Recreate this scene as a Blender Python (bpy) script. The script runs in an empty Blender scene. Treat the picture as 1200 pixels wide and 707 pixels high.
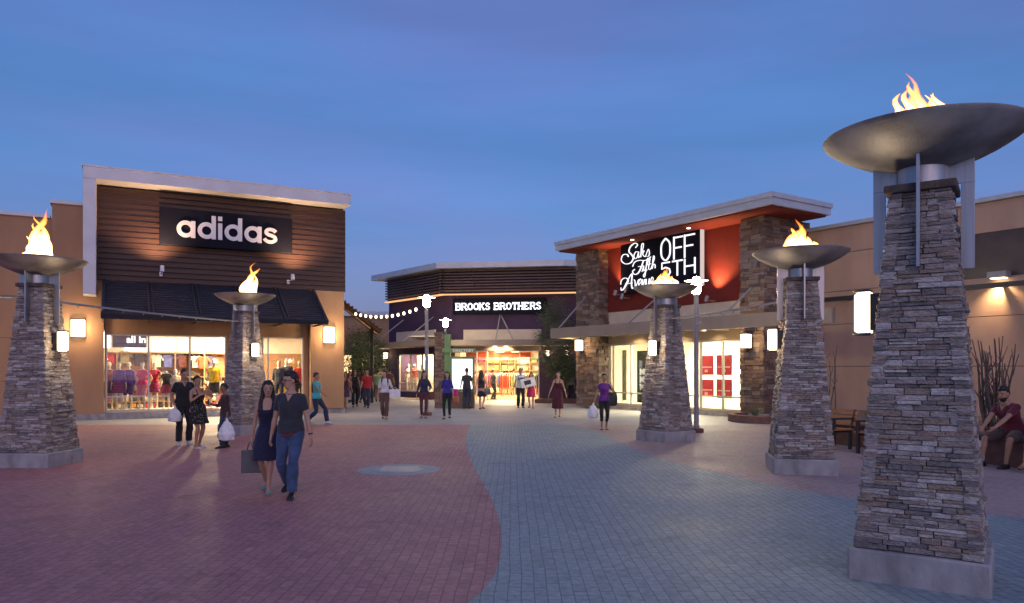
import bpy, math, random
from mathutils import Vector, Matrix, noise as mnoise
R = math.radians
KE = .72   # lamp strength for the +1 stop exposure used below
scene = bpy.context.scene
COL = scene.collection
EYE = 1.78; FPX = 870.0; HZ = 432.0
# ---- measuring helpers: a photo pixel (1200 wide) on the ground, or on a facade plane, becomes a world point
def gnd(px, py, z=0.0):
    Y = (EYE - z) * FPX / (py - HZ)
    return Vector(((px - 600) / FPX * Y, Y, z))
def at(px, py, Y):
    return Vector(((px - 600) / FPX * Y, Y, EYE + (HZ - py) / FPX * Y))
class Frame:
    """facade frame: x along the facade, y into the building, z up"""
    def __init__(s, origin, deg):
        s.o = Vector((origin[0], origin[1], 0)); s.a = R(deg)
        s.ex = Vector((math.cos(s.a), math.sin(s.a), 0)); s.ey = Vector((-math.sin(s.a), math.cos(s.a), 0))
    def u(s, px, v=0.0):
        d = Vector(((px - 600) / FPX, 1, 0))
        t = (s.o + s.ey * v).dot(s.ey) / d.dot(s.ey)
        return (d * t - s.o).dot(s.ex)
    def z(s, px, py, v=0.0):
        d = Vector(((px - 600) / FPX, 1, 0))
        t = (s.o + s.ey * v).dot(s.ey) / d.dot(s.ey)
        return EYE + (HZ - py) / FPX * t
    def w(s, u, v, z=0.0):
        p = s.o + s.ex * u + s.ey * v; return Vector((p.x, p.y, z))
# ---- materials
MATS = {}
def mat(name, color, rough=0.7, var=0.15, scale=6.0, bump=0.0, bscale=40.0, metal=0.0, emit=None, estr=0.0, spec=None, color2=None, coords='Object', stretch=None, sheen=0):
    if name in MATS: return MATS[name]
    m = bpy.data.materials.new(name); m.use_nodes = True
    nt = m.node_tree; b = nt.nodes['Principled BSDF']
    b.inputs['Roughness'].default_value = rough; b.inputs['Metallic'].default_value = metal
    if spec is not None: b.inputs['Specular IOR Level'].default_value = spec
    if sheen: b.inputs['Sheen Weight'].default_value = sheen
    tc = nt.nodes.new('ShaderNodeTexCoord')
    vec = tc.outputs[coords]
    if stretch:
        mp = nt.nodes.new('ShaderNodeMapping'); mp.inputs['Scale'].default_value = stretch
        nt.links.new(vec, mp.inputs[0]); vec = mp.outputs[0]
    c2 = color2 or tuple(min(1, c * (1 + var * 1.2)) for c in color)
    c1 = color if color2 else tuple(c * (1 - var) for c in color)
    n = nt.nodes.new('ShaderNodeTexNoise'); n.inputs['Scale'].default_value = scale; n.inputs['Detail'].default_value = 6
    r = nt.nodes.new('ShaderNodeValToRGB')
    r.color_ramp.elements[0].position = 0.32; r.color_ramp.elements[1].position = 0.68
    r.color_ramp.elements[0].color = (*c1, 1); r.color_ramp.elements[1].color = (*c2, 1)
    nt.links.new(vec, n.inputs['Vector']); nt.links.new(n.outputs[0], r.inputs[0]); nt.links.new(r.outputs[0], b.inputs['Base Color'])
    if bump:
        n2 = nt.nodes.new('ShaderNodeTexNoise'); n2.inputs['Scale'].default_value = bscale; n2.inputs['Detail'].default_value = 4
        bp = nt.nodes.new('ShaderNodeBump'); bp.inputs['Strength'].default_value = bump; bp.inputs['Distance'].default_value = 0.02
        nt.links.new(vec, n2.inputs['Vector']); nt.links.new(n2.outputs[0], bp.inputs['Height']); nt.links.new(bp.outputs[0], b.inputs['Normal'])
    if emit:
        b.inputs['Emission Color'].default_value = (*emit, 1); b.inputs['Emission Strength'].default_value = estr
    MATS[name] = m; return m
def glass_mat():
    m = bpy.data.materials.new('window_glass'); m.use_nodes = True; nt = m.node_tree; nt.nodes.clear()
    o = nt.nodes.new('ShaderNodeOutputMaterial'); t = nt.nodes.new('ShaderNodeBsdfTransparent'); g = nt.nodes.new('ShaderNodeBsdfGlossy')
    t.inputs[0].default_value = (.95, .97, .96, 1); g.inputs['Roughness'].default_value = .02
    lw = nt.nodes.new('ShaderNodeLayerWeight'); lw.inputs[0].default_value = .5; pw = nt.nodes.new('ShaderNodeMath'); pw.operation = 'POWER'; pw.inputs[1].default_value = 4; f = nt.nodes.new('ShaderNodeMath'); f.operation = 'MULTIPLY_ADD'; f.inputs[1].default_value = .6; f.inputs[2].default_value = .045; nt.links.new(lw.outputs['Facing'], pw.inputs[0]); nt.links.new(pw.outputs[0], f.inputs[0]); mx = nt.nodes.new('ShaderNodeMixShader')
    nt.links.new(f.outputs[0], mx.inputs[0]); nt.links.new(t.outputs[0], mx.inputs[1]); nt.links.new(g.outputs[0], mx.inputs[2]); nt.links.new(mx.outputs[0], o.inputs[0])
    return m
GLASS = glass_mat()
def stone_mat(name, cols, bump=.6):
    m = bpy.data.materials.new(name); m.use_nodes = True; nt = m.node_tree; b = nt.nodes['Principled BSDF']; b.inputs['Roughness'].default_value = .85
    g = nt.nodes.new('ShaderNodeNewGeometry'); r = nt.nodes.new('ShaderNodeValToRGB'); cr = r.color_ramp; cr.interpolation = 'CONSTANT'
    while len(cr.elements) < len(cols): cr.elements.new(.5)
    for i, c in enumerate(cols): cr.elements[i].position = i / len(cols); cr.elements[i].color = (*c, 1)
    nt.links.new(g.outputs['Random Per Island'], r.inputs[0])
    tc = nt.nodes.new('ShaderNodeTexCoord'); mp = nt.nodes.new('ShaderNodeMapping'); mp.inputs['Scale'].default_value = (1, 1, 3.0)
    nt.links.new(tc.outputs['Object'], mp.inputs[0])
    n = nt.nodes.new('ShaderNodeTexNoise'); n.inputs['Scale'].default_value = 14; n.inputs['Detail'].default_value = 8; n.inputs['Roughness'].default_value = .7
    nt.links.new(mp.outputs[0], n.inputs['Vector'])
    mr = nt.nodes.new('ShaderNodeMapRange'); mr.inputs[1].default_value = .25; mr.inputs[2].default_value = .75; mr.inputs[3].default_value = .45; mr.inputs[4].default_value = 1.6
    nt.links.new(n.outputs[0], mr.inputs[0])
    vm = nt.nodes.new('ShaderNodeVectorMath'); vm.operation = 'SCALE'
    nt.links.new(r.outputs[0], vm.inputs[0]); nt.links.new(mr.outputs[0], vm.inputs['Scale']); nt.links.new(vm.outputs[0], b.inputs['Base Color'])
    n2 = nt.nodes.new('ShaderNodeTexNoise'); n2.inputs['Scale'].default_value = 30; n2.inputs['Detail'].default_value = 8
    nt.links.new(mp.outputs[0], n2.inputs['Vector'])
    bp = nt.nodes.new('ShaderNodeBump'); bp.inputs['Strength'].default_value = bump; bp.inputs['Distance'].default_value = .03
    nt.links.new(n2.outputs[0], bp.inputs['Height']); nt.links.new(bp.outputs[0], b.inputs['Normal'])
    return m
def emis(name, color, strength):
    if name in MATS: return MATS[name]
    m = bpy.data.materials.new(name); m.use_nodes = True; nt = m.node_tree; nt.nodes.clear()
    o = nt.nodes.new('ShaderNodeOutputMaterial'); e = nt.nodes.new('ShaderNodeEmission'); e.inputs[0].default_value = (*color, 1); e.inputs[1].default_value = strength * KE
    nt.links.new(e.outputs[0], o.inputs[0]); MATS[name] = m; return m
# ---- mesh builder
class MB:
    def __init__(s): s.v = []; s.f = []; s.m = []
    def add(s, vs, fs, mi=0):
        b = len(s.v); s.v += [tuple(v) for v in vs]; s.f += [tuple(b + i for i in f) for f in fs]; s.m += [mi] * len(fs); return s
    def box(s, x0, x1, y0, y1, z0, z1, mi=0, j=0.0, rnd=None):
        vs = [(x, y, z) for x in (x0, x1) for y in (y0, y1) for z in (z0, z1)]
        if j: vs = [(x + rnd.uniform(-j, j), y + rnd.uniform(-j, j), z + rnd.uniform(-j, j)) for x, y, z in vs]
        return s.add(vs, [(0, 1, 3, 2), (4, 6, 7, 5), (0, 4, 5, 1), (2, 3, 7, 6), (0, 2, 6, 4), (1, 5, 7, 3)], mi)
    def xbox(s, M, sx, sy, sz, mi=0):
        vs = [M @ Vector((x, y, z)) for x in (-sx / 2, sx / 2) for y in (-sy / 2, sy / 2) for z in (-sz / 2, sz / 2)]
        return s.add(vs, [(0, 1, 3, 2), (4, 6, 7, 5), (0, 4, 5, 1), (2, 3, 7, 6), (0, 2, 6, 4), (1, 5, 7, 3)], mi)
    def bar(s, a, b, w, h=None, mi=0):
        a, b = Vector(a), Vector(b); d = b - a; h = h or w
        q = d.to_track_quat('Y', 'Z').to_matrix().to_4x4(); M = Matrix.Translation((a + b) / 2) @ q
        return s.xbox(M, w, d.length, h, mi)
    def rings(s, rings, mi=0, caps=True, close=True):
        n = len(rings[0]); b = len(s.v)
        for r in rings: s.v += [tuple(p) for p in r]
        for i in range(len(rings) - 1):
            for k in range(n if close else n - 1):
                k2 = (k + 1) % n
                s.f.append((b + i * n + k, b + i * n + k2, b + (i + 1) * n + k2, b + (i + 1) * n + k)); s.m.append(mi)
        if caps:
            s.f.append(tuple(b + k for k in reversed(range(n)))); s.f.append(tuple(b + (len(rings) - 1) * n + k for k in range(n))); s.m += [mi, mi]
        return s
    def tube(s, pts, r, seg=8, mi=0):
        pts = [Vector(p) for p in pts]; rs = r if isinstance(r, (list, tuple)) else [r] * len(pts); out = []; prev = None
        for i, p in enumerate(pts):
            d = (pts[min(i + 1, len(pts) - 1)] - pts[max(i - 1, 0)]).normalized()
            if prev is None: prev = d.orthogonal().normalized()
            a = (prev - d * prev.dot(d)); a = a.normalized() if a.length > 1e-6 else d.orthogonal().normalized(); prev = a; b = d.cross(a)
            out.append([p + (a * math.cos(t) + b * math.sin(t)) * rs[i] for t in [2 * math.pi * k / seg for k in range(seg)]])
        return s.rings(out, mi)
    def lathe(s, prof, seg=32, c=(0, 0, 0), mi=0, caps=True):
        c = Vector(c)
        return s.rings([[c + Vector((r * math.cos(2 * math.pi * k / seg), r * math.sin(2 * math.pi * k / seg), z)) for k in range(seg)] for r, z in prof], mi, caps)
    def prism(s, poly, y0, y1, mi=0, axis='y'):
        """poly in (x,z) extruded along y, or in (x,y) extruded along z"""
        n = len(poly)
        if axis == 'y': vs = [(x, y0, z) for x, z in poly] + [(x, y1, z) for x, z in poly]
        elif axis == 'x': vs = [(y0, x, z) for x, z in poly] + [(y1, x, z) for x, z in poly]
        else: vs = [(x, y, y0) for x, y in poly] + [(x, y, y1) for x, y in poly]
        fs = [tuple(reversed(range(n))), tuple(range(n, 2 * n))] + [(i, (i + 1) % n, n + (i + 1) % n, n + i) for i in range(n)]
        return s.add(vs, fs, mi)
    def ell(s, c, rx, ry, rz, seg=10, mi=0):
        c = Vector(c); out = []
        for i in range(1, seg):
            t = math.pi * i / seg
            out.append([c + Vector((rx * math.sin(t) * math.cos(p), ry * math.sin(t) * math.sin(p), -rz * math.cos(t))) for p in [2 * math.pi * k / (seg + 2) for k in range(seg + 2)]])
        return s.rings(out, mi)
    def wall(s, x0, x1, z0, z1, y0, y1, holes=(), mi=0):
        xs = sorted({x0, x1} | {min(max(h[i], x0), x1) for h in holes for i in (0, 1)}); zs = sorted({z0, z1} | {min(max(h[i], z0), z1) for h in holes for i in (2, 3)})
        def solid(i, k):
            if i < 0 or k < 0 or i >= len(xs) - 1 or k >= len(zs) - 1: return False
            cx, cz = (xs[i] + xs[i + 1]) / 2, (zs[k] + zs[k + 1]) / 2
            return not any(h[0] < cx < h[1] and h[2] < cz < h[3] for h in holes)
        for i in range(len(xs) - 1):
            for k in range(len(zs) - 1):
                if not solid(i, k): continue
                a, b, c, d = xs[i], xs[i + 1], zs[k], zs[k + 1]
                s.add([(a, y0, c), (b, y0, c), (b, y0, d), (a, y0, d)], [(0, 1, 2, 3)], mi)
                s.add([(a, y1, c), (b, y1, c), (b, y1, d), (a, y1, d)], [(3, 2, 1, 0)], mi)
                if not solid(i - 1, k): s.add([(a, y0, c), (a, y1, c), (a, y1, d), (a, y0, d)], [(3, 2, 1, 0)], mi)
                if not solid(i + 1, k): s.add([(b, y0, c), (b, y1, c), (b, y1, d), (b, y0, d)], [(0, 1, 2, 3)], mi)
                if not solid(i, k - 1): s.add([(a, y0, c), (b, y0, c), (b, y1, c), (a, y1, c)], [(3, 2, 1, 0)], mi)
                if not solid(i, k + 1): s.add([(a, y0, d), (b, y0, d), (b, y1, d), (a, y1, d)], [(0, 1, 2, 3)], mi)
        return s
    def build(s, name, mats, parent=None, loc=None, rotz=0, bevel=0, smooth=True, angle=35):
        me = bpy.data.meshes.new(name); me.from_pydata(s.v, [], s.f)
        for m in (mats if isinstance(mats, (list, tuple)) else [mats]): me.materials.append(m)
        if any(s.m): me.polygons.foreach_set('material_index', s.m)
        if smooth:
            me.polygons.foreach_set('use_smooth', [True] * len(me.polygons))
            me.set_sharp_from_angle(angle=R(angle))
        me.update()
        o = bpy.data.objects.new(name, me); COL.objects.link(o)
        if parent: o.parent = parent
        if loc is not None: o.location = loc
        if rotz: o.rotation_euler.z = rotz
        if bevel:
            b = o.modifiers.new('bevel', 'BEVEL'); b.width = bevel; b.segments = 2; b.limit_method = 'ANGLE'
        return o
def tag(o, label=None, cat=None, group=None, kind=None):
    if label: o['label'] = label
    if cat: o['category'] = cat
    if group: o['group'] = group
    if kind: o['kind'] = kind
    return o
def thing(name, label, cat, loc=(0, 0, 0), rotz=0, group=None):
    o = bpy.data.objects.new(name, None); COL.objects.link(o); o.location = loc; o.rotation_euler.z = rotz; o.empty_display_size = .2
    return tag(o, label, cat, group)
def light(kind, loc, power, color=(1, .72, .42), size=.1, parent=None, aim=None, name='lamp_light', **kw):
    d = bpy.data.lights.new(name, kind); d.energy = power * KE; d.color = color
    if kind in ('POINT', 'SPOT'): d.shadow_soft_size = size
    for k, v in kw.items(): setattr(d, k, v)
    o = bpy.data.objects.new(name, d); COL.objects.link(o); o.location = loc
    if parent: o.parent = parent
    if aim is not None: o.rotation_euler = (Vector(aim) - Vector(loc)).to_track_quat('-Z', 'Y').to_euler()
    return o
def dup(root, parent=None, loc=None, rotz=None, label=None):
    kids = list(root.children); c = root.copy(); COL.objects.link(c); c.parent = parent
    for ch in kids: dup(ch, c)
    if loc is not None: c.location = loc
    if rotz is not None: c.rotation_euler.z = rotz
    if label: c['label'] = label
    return c
def text_mesh(body, size, name, m, parent, loc, rot, bold=0.0, depth=.02, align='LEFT', sx=1.0, spacing=1.0, shear=0):
    cu = bpy.data.curves.new(name, 'FONT'); cu.body = body; cu.size = size; cu.extrude = depth; cu.offset = bold; cu.align_x = align; cu.space_character = spacing; cu.shear = shear
    o = bpy.data.objects.new(name, cu); COL.objects.link(o)
    dg = bpy.context.evaluated_depsgraph_get(); me = bpy.data.meshes.new_from_object(o.evaluated_get(dg)); bpy.data.objects.remove(o); me.name = name
    me.materials.clear(); me.materials.append(m)
    q = bpy.data.objects.new(name, me); COL.objects.link(q); q.parent = parent; q.location = loc; q.rotation_euler = rot; q.scale = (sx, 1, 1)
    return q
def catmull(pts, n=6):
    out = []; P = [Vector(p) for p in pts]
    for i in range(len(P) - 1):
        a, b, c, d = P[max(i - 1, 0)], P[i], P[i + 1], P[min(i + 2, len(P) - 1)]
        for k in range(n):
            t = k / n; out.append(.5 * ((2 * b) + (c - a) * t + (2 * a - 5 * b + 4 * c - d) * t * t + (3 * b - a - 3 * c + d) * t ** 3))
    return out + [P[-1]]
# ---- shared materials
M = dict(
    concrete=mat('base_concrete', (.34, .33, .33), .85, .28, 4, .5, 22, stretch=(1, 1, .6)),
    steel=mat('brushed_steel', (.42, .42, .44), .38, .12, 3, .1, 120, metal=.85, stretch=(8, 8, .5)),
    dish=mat('dish_steel', (.30, .285, .27), .5, .42, 2.6, .12, 60, metal=.45),
    cap=mat('stone_cap', (.13, .10, .085), .85, .25, 12, .6, 40),
    tan=mat('tan_stucco', (.40, .235, .13), .9, .10, 1.6, .35, 90, stretch=(1, 1, .35)),
    beige=mat('beige_stucco', (.52, .345, .245), .9, .10, 1.4, .3, 90, stretch=(1, 1, .35)),
    joint=mat('stucco_joint', (.2, .12, .08), .9, .1),
    coping=mat('metal_coping', (.55, .56, .60), .45, .06, 2, metal=.3),
    siding=mat('brown_lap_siding', (.058, .028, .021), .6, .22, 1.5, .15, 30, stretch=(.6, 1, 12)),
    awn=mat('awning_metal', (.030, .038, .058), .5, .10, 2, metal=.3),
    black=mat('sign_black', (.006, .007, .016), .75, .1, spec=.15),
    white=mat('white_letter', (.75, .75, .77), .5, .03),
    alum=mat('window_aluminium', (.55, .53, .5), .4, .06, 2, metal=.35),
    darkmetal=mat('dark_metal', (.05, .05, .055), .45, .1, 3, metal=.5),
    grey=mat('grey_metal', (.32, .31, .32), .5, .06, 2, metal=.3),
    cream=mat('cream_panel', (.62, .53, .42), .8, .05, 2),
    red=mat('red_stucco', (.17, .017, .012), .88, .1, 2, .2, 100),
    purple=mat('purple_stucco', (.060, .032, .075), .9, .1, 1.5, .2, 100),
    taupe=mat('taupe_beam', (.26, .21, .18), .7, .08, 2),
    shopwhite=mat('shop_white', (.8, .74, .62), .7, .04),
    shopwood=mat('shop_wood', (.33, .19, .09), .5, .2, 3, stretch=(1, 1, 6)),
    shopfloor=mat('shop_floor', (.42, .3, .18), .3, .15, 2),
    lamp=emis('lamp_glow', (1, .80, .50), 4.5), post=emis('post_lamp_glow', (1, .84, .52), 150), bulb=emis('string_bulb', (1, .80, .55), 4),
    signlit=emis('lit_letter', (.95, .93, 1), 1.9), led=emis('led_strip', (1, .52, .25), .8),
    wood=mat('bench_wood', (.36, .15, .06), .6, .25, 4, .2, 60, stretch=(1, 8, 8)),
    planter=mat('planter_wall', (.16, .085, .07), .9, .2, 6, .5, 40), soil=mat('planter_soil', (.17, .12, .09), .95, .3, 15, .6, 60),
    twig=mat('bare_branch', (.13, .10, .085), .9, .25, 20, .4, 80),
    leaf=mat('leaf_green', (.13, .165, .085), .7, .35, 30), leafdark=mat('leaf_dark', (.08, .11, .05), .7, .35, 30),
    bark=mat('tree_bark', (.08, .085, .04), .9, .2, 10, .5, 40),
)
TSTONE = stone_mat('ledger_stone', [(.40, .345, .31), (.30, .265, .25), (.48, .43, .39), (.35, .27, .215), (.22, .20, .195), (.56, .52, .49), (.40, .36, .33), (.33, .27, .225)], 1.0)
PSTONE = stone_mat('brown_field_stone', [(.23, .155, .115), (.15, .10, .08), (.27, .20, .155), (.18, .12, .09), (.12, .09, .08), (.24, .20, .18)], .7)
# ================= ground =================
def paver_mat(name, c1, c2, c3, mortar, bw=.21, bh=.104, rot=90, patch=.35):
    m = bpy.data.materials.new(name); m.use_nodes = True; nt = m.node_tree; b = nt.nodes['Principled BSDF']
    b.inputs['Roughness'].default_value = .62
    L = nt.links.new; N = nt.nodes.new
    tc = N('ShaderNodeTexCoord'); mp = N('ShaderNodeMapping'); mp.inputs['Rotation'].default_value[2] = R(rot); L(tc.outputs['Object'], mp.inputs[0])
    nz = N('ShaderNodeTexNoise'); nz.inputs['Scale'].default_value = .8; L(mp.outputs[0], nz.inputs['Vector'])
    ad = N('ShaderNodeVectorMath'); ad.operation = 'MULTIPLY_ADD'; ad.inputs[1].default_value = (.05, .05, 0); L(nz.outputs['Color'], ad.inputs[0]); L(mp.outputs[0], ad.inputs[2])
    br = N('ShaderNodeTexBrick'); br.inputs['Scale'].default_value = 1; br.inputs['Brick Width'].default_value = bw; br.inputs['Row Height'].default_value = bh
    br.inputs['Mortar Size'].default_value = .0045; br.inputs['Mortar Smooth'].default_value = .3; br.inputs['Bias'].default_value = 0
    br.inputs['Color1'].default_value = (*c1, 1); br.inputs['Color2'].default_value = (*c2, 1); br.inputs['Mortar'].default_value = (*mortar, 1)
    L(ad.outputs[0], br.inputs['Vector'])
    n1 = N('ShaderNodeTexNoise'); n1.inputs['Scale'].default_value = .45; n1.inputs['Detail'].default_value = 8; n1.inputs['Roughness'].default_value = .65; L(tc.outputs['Object'], n1.inputs['Vector'])
    r1 = N('ShaderNodeMapRange'); r1.inputs[1].default_value = .35; r1.inputs[2].default_value = .7; r1.inputs[4].default_value = patch; L(n1.outputs[0], r1.inputs[0])
    mx = N('ShaderNodeMix'); mx.data_type = 'RGBA'; L(r1.outputs[0], mx.inputs[0]); L(br.outputs[0], mx.inputs[6]); mx.inputs[7].default_value = (*c3, 1)
    n2 = N('ShaderNodeTexNoise'); n2.inputs['Scale'].default_value = 18; n2.inputs['Detail'].default_value = 6; L(tc.outputs['Object'], n2.inputs['Vector'])
    r2 = N('ShaderNodeMapRange'); r2.inputs[1].default_value = .3; r2.inputs[2].default_value = .7; r2.inputs[3].default_value = .8; r2.inputs[4].default_value = 1.2; L(n2.outputs[0], r2.inputs[0])
    sc = N('ShaderNodeVectorMath'); sc.operation = 'SCALE'; L(mx.outputs[2], sc.inputs[0]); L(r2.outputs[0], sc.inputs['Scale']); L(sc.outputs[0], b.inputs['Base Color'])
    # gum spots and spilled stains
    vo = N('ShaderNodeTexVoronoi'); vo.inputs['Scale'].default_value = .9; L(tc.outputs['Object'], vo.inputs['Vector'])
    vr = N('ShaderNodeMapRange'); vr.inputs[1].default_value = .02; vr.inputs[2].default_value = .05; vr.inputs[3].default_value = .62; vr.inputs[4].default_value = 1; L(vo.outputs['Distance'], vr.inputs[0])
    n4 = N('ShaderNodeTexNoise'); n4.inputs['Scale'].default_value = 1.7; n4.inputs['Detail'].default_value = 10; n4.inputs['Roughness'].default_value = .7; L(tc.outputs['Object'], n4.inputs['Vector'])
    nr = N('ShaderNodeMapRange'); nr.inputs[1].default_value = .30; nr.inputs[2].default_value = .46; nr.inputs[3].default_value = .72; nr.inputs[4].default_value = 1; L(n4.outputs[0], nr.inputs[0])
    m5 = N('ShaderNodeMath'); m5.operation = 'MULTIPLY'; L(vr.outputs[0], m5.inputs[0]); L(nr.outputs[0], m5.inputs[1])
    s5 = N('ShaderNodeVectorMath'); s5.operation = 'SCALE'; L(sc.outputs[0], s5.inputs[0]); L(m5.outputs[0], s5.inputs['Scale']); L(s5.outputs[0], b.inputs['Base Color'])
    iv = N('ShaderNodeMath'); iv.operation = 'SUBTRACT'; iv.inputs[0].default_value = 1; L(br.outputs['Fac'], iv.inputs[1])
    ml = N('ShaderNodeMath'); ml.operation = 'MULTIPLY_ADD'; ml.inputs[1].default_value = .25; L(n2.outputs[0], ml.inputs[0]); L(iv.outputs[0], ml.inputs[2])
    bp = N('ShaderNodeBump'); bp.inputs['Strength'].default_value = .7; bp.inputs['Distance'].default_value = .006; L(ml.outputs[0], bp.inputs['Height']); L(bp.outputs[0], b.inputs['Normal'])
    r3 = N('ShaderNodeMapRange'); r3.inputs[1].default_value = .3; r3.inputs[2].default_value = .7; r3.inputs[3].default_value = .5; r3.inputs[4].default_value = .75; L(n1.outputs[0], r3.inputs[0]); L(r3.outputs[0], b.inputs['Roughness'])
    return m
RED = paver_mat('red_pavers', (.46, .185, .175), (.36, .135, .13), (.50, .285, .27), (.15, .07, .07))
BLUE = paver_mat('blue_pavers', (.27, .345, .35), (.21, .28, .29), (.40, .435, .42), (.09, .12, .125))
MAUVE = paver_mat('mauve_pavers', (.40, .30, .28), (.345, .25, .235), (.46, .37, .35), (.17, .125, .12), patch=.5)
CONC = paver_mat('pale_concrete', (.36, .345, .35), (.33, .32, .325), (.29, .28, .285), (.15, .14, .14), bw=1.5, bh=1.5, rot=20, patch=.6)
g = MB(); g.add([(-400, -60, 0), (400, -60, 0), (400, 900, 0), (-400, 900, 0)], [(0, 1, 2, 3)])
tag(g.build('ground', CONC), kind='structure')
def sheet(name, pix, m, z):
    pts = [gnd(*p) if len(p) == 2 else Vector(p[:2]) for p in pix]
    s = MB(); s.add([(p[0], p[1], z) for p in pts], [tuple(range(len(pts)))])
    o = s.build(name, m, smooth=False); tag(o, kind='structure'); return o
def smooth_px(P, n=5): return [(v.x, v.y) for v in catmull([(a, b, 0) for a, b in P], n)]
wcurve = [tuple(gnd(a, b))[:2] for a, b in [(552, 498), (548, 506), (546, 518), (549, 532), (557, 550), (568, 570), (579, 592), (587, 620), (588, 640), (584, 662), (572, 685), (548, 707), (480, 745), (330, 800)]]
edge = [(v.x, v.y, 0) for v in catmull([(a, b, 0) for a, b in wcurve], 6)]
tail = edge[-1]
red_poly = [(-30, edge[0][1], 0)] + edge + [(tail[0] - 1.5, -3, 0), (-30, -3, 0)]
sheet('red_paving_path', [(a, b, 0) for a, b, _ in red_poly], RED, .004)
rc = [tuple(gnd(a, b))[:2] for a, b in [(672, 498), (700, 506), (728, 520), (775, 538), (850, 556), (930, 574), (1040, 590), (1200, 608), (1500, 650)]]
redge = [(v.x, v.y, 0) for v in catmull([(a, b, 0) for a, b in rc], 6)]
sheet('blue_paving_path', edge + [(tail[0] - 1.5, -3, 0), (14, -3, 0)] + list(reversed(redge)), BLUE, .004)
y0 = edge[0][1]
sheet('mauve_paving_path', [p for p in redge] + [(14, -3, 0), (30, -3, 0), (30, 10, 0), (11.5, y0, 0)], MAUVE, .004)
# round inlay with drain cover in the red paving
c = gnd(467, 551)
dk = MB(); dk.lathe([(.001, .0), (.78, .0), (.78, .003)], 48, caps=False); dk.v = [(x, y, z + .0045) for x, y, z in dk.v]
tag(MB().lathe([(.72, .0045), (.72, .008), (.42, .008), (.42, .0045)], 48, caps=False).build('paving_ring', mat('inlay_blue', (.27, .29, .33), .6, .12, 4, .2), loc=(c.x, c.y, 0)), kind='structure')
dc = thing('drain_cover', 'round grey metal cover set in the pale ring in the red paving', 'drain cover', (c.x, c.y, 0))
MB().lathe([(.42, .0045), (.42, .014), (.38, .016), (.05, .016)], 40).build('rim', M['grey'], dc)
gb = MB()
for k in range(9): gb.bar((-.3, -.28 + k * .07, .019), (.3, -.28 + k * .07, .019), .03, .006)
gb.build('grate', M['steel'], dc)

# ================= fire pillars =================
def stones(mb, W, z0, z1, rnd, hmin=.026, hmax=.06, lmin=.09, lmax=.30, prot=.028, gap=.002, depth=.09, D=None):
    """stacked stones on four faces; W(z) half width, D(z) half depth"""
    D = D or W
    for side in range(4):
        z = z0
        while z < z1 - .01:
            h = min(rnd.uniform(hmin, hmax), z1 - z)
            if z1 - z - h < hmin * .6: h = z1 - z
            a, b = (W, D) if side % 2 == 0 else (D, W)
            w = a(z + h / 2); dd = b(z + h / 2)
            x = -w - rnd.uniform(0, prot)
            while x < w:
                l = rnd.uniform(lmin, lmax); x1 = min(x + l, w + rnd.uniform(0, prot))
                if w - x1 < lmin * .5: x1 = w + rnd.uniform(0, prot)
                p = rnd.uniform(0, prot) * (1 if rnd.random() < .85 else 1.5)
                hh = h
                parts = [(z, z + h)] if (h < hmax * .8 or rnd.random() < .6) else [(z, z + h * .5), (z + h * .5, z + h)]
                for za, zb in parts:
                    pp = p + rnd.uniform(-.006, .006)
                    vs = []; ins = min(.006, (zb - za) * .15)
                    y_out = -(dd + pp); yb = -(dd - depth)
                    sl = rnd.uniform(-.004, .004)
                    def q(xx, yy, zz):
                        j = .0035; return Vector((xx + rnd.uniform(-j, j), yy + rnd.uniform(-j, j), zz + rnd.uniform(-j, j) * .7))
                    A = [q(x + gap / 2, yb, za + gap / 2), q(x1 - gap / 2, yb, za + gap / 2), q(x1 - gap / 2, yb, zb - gap / 2), q(x + gap / 2, yb, zb - gap / 2)]
                    B = [q(x + gap / 2, y_out + .01, za + gap / 2), q(x1 - gap / 2, y_out + .01, za + gap / 2), q(x1 - gap / 2, y_out + .01, zb - gap / 2), q(x + gap / 2, y_out + .01, zb - gap / 2)]
                    C_ = [q(x + gap / 2 + .008, y_out + sl, za + gap / 2 + ins), q(x1 - gap / 2 - .008, y_out - sl, za + gap / 2 + ins), q(x1 - gap / 2 - .008, y_out - sl, zb - gap / 2 - ins), q(x + gap / 2 + .008, y_out + sl, zb - gap / 2 - ins)]
                    vs = A + B + C_
                    rot = Matrix.Rotation(side * math.pi / 2, 3, 'Z'); vs = [rot @ v for v in vs]
                    mb.add(vs, [(3, 2, 1, 0), (0, 1, 5, 4), (1, 2, 6, 5), (2, 3, 7, 6), (3, 0, 4, 7), (4, 5, 9, 8), (5, 6, 10, 9), (6, 7, 11, 10), (7, 4, 8, 11), (8, 9, 10, 11)])
                x = x1
            z += h
def core(mb, W, z0, z1, D=None, inset=.05):
    D = D or W; a, b, c, d = W(z0) - inset, D(z0) - inset, W(z1) - inset, D(z1) - inset
    mb.add([(-a, -b, z0), (a, -b, z0), (a, b, z0), (-a, b, z0), (-c, -d, z1), (c, -d, z1), (c, d, z1), (-c, d, z1)], [(3, 2, 1, 0), (4, 5, 6, 7), (0, 1, 5, 4), (1, 2, 6, 5), (2, 3, 7, 6), (3, 0, 4, 7)])
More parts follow.
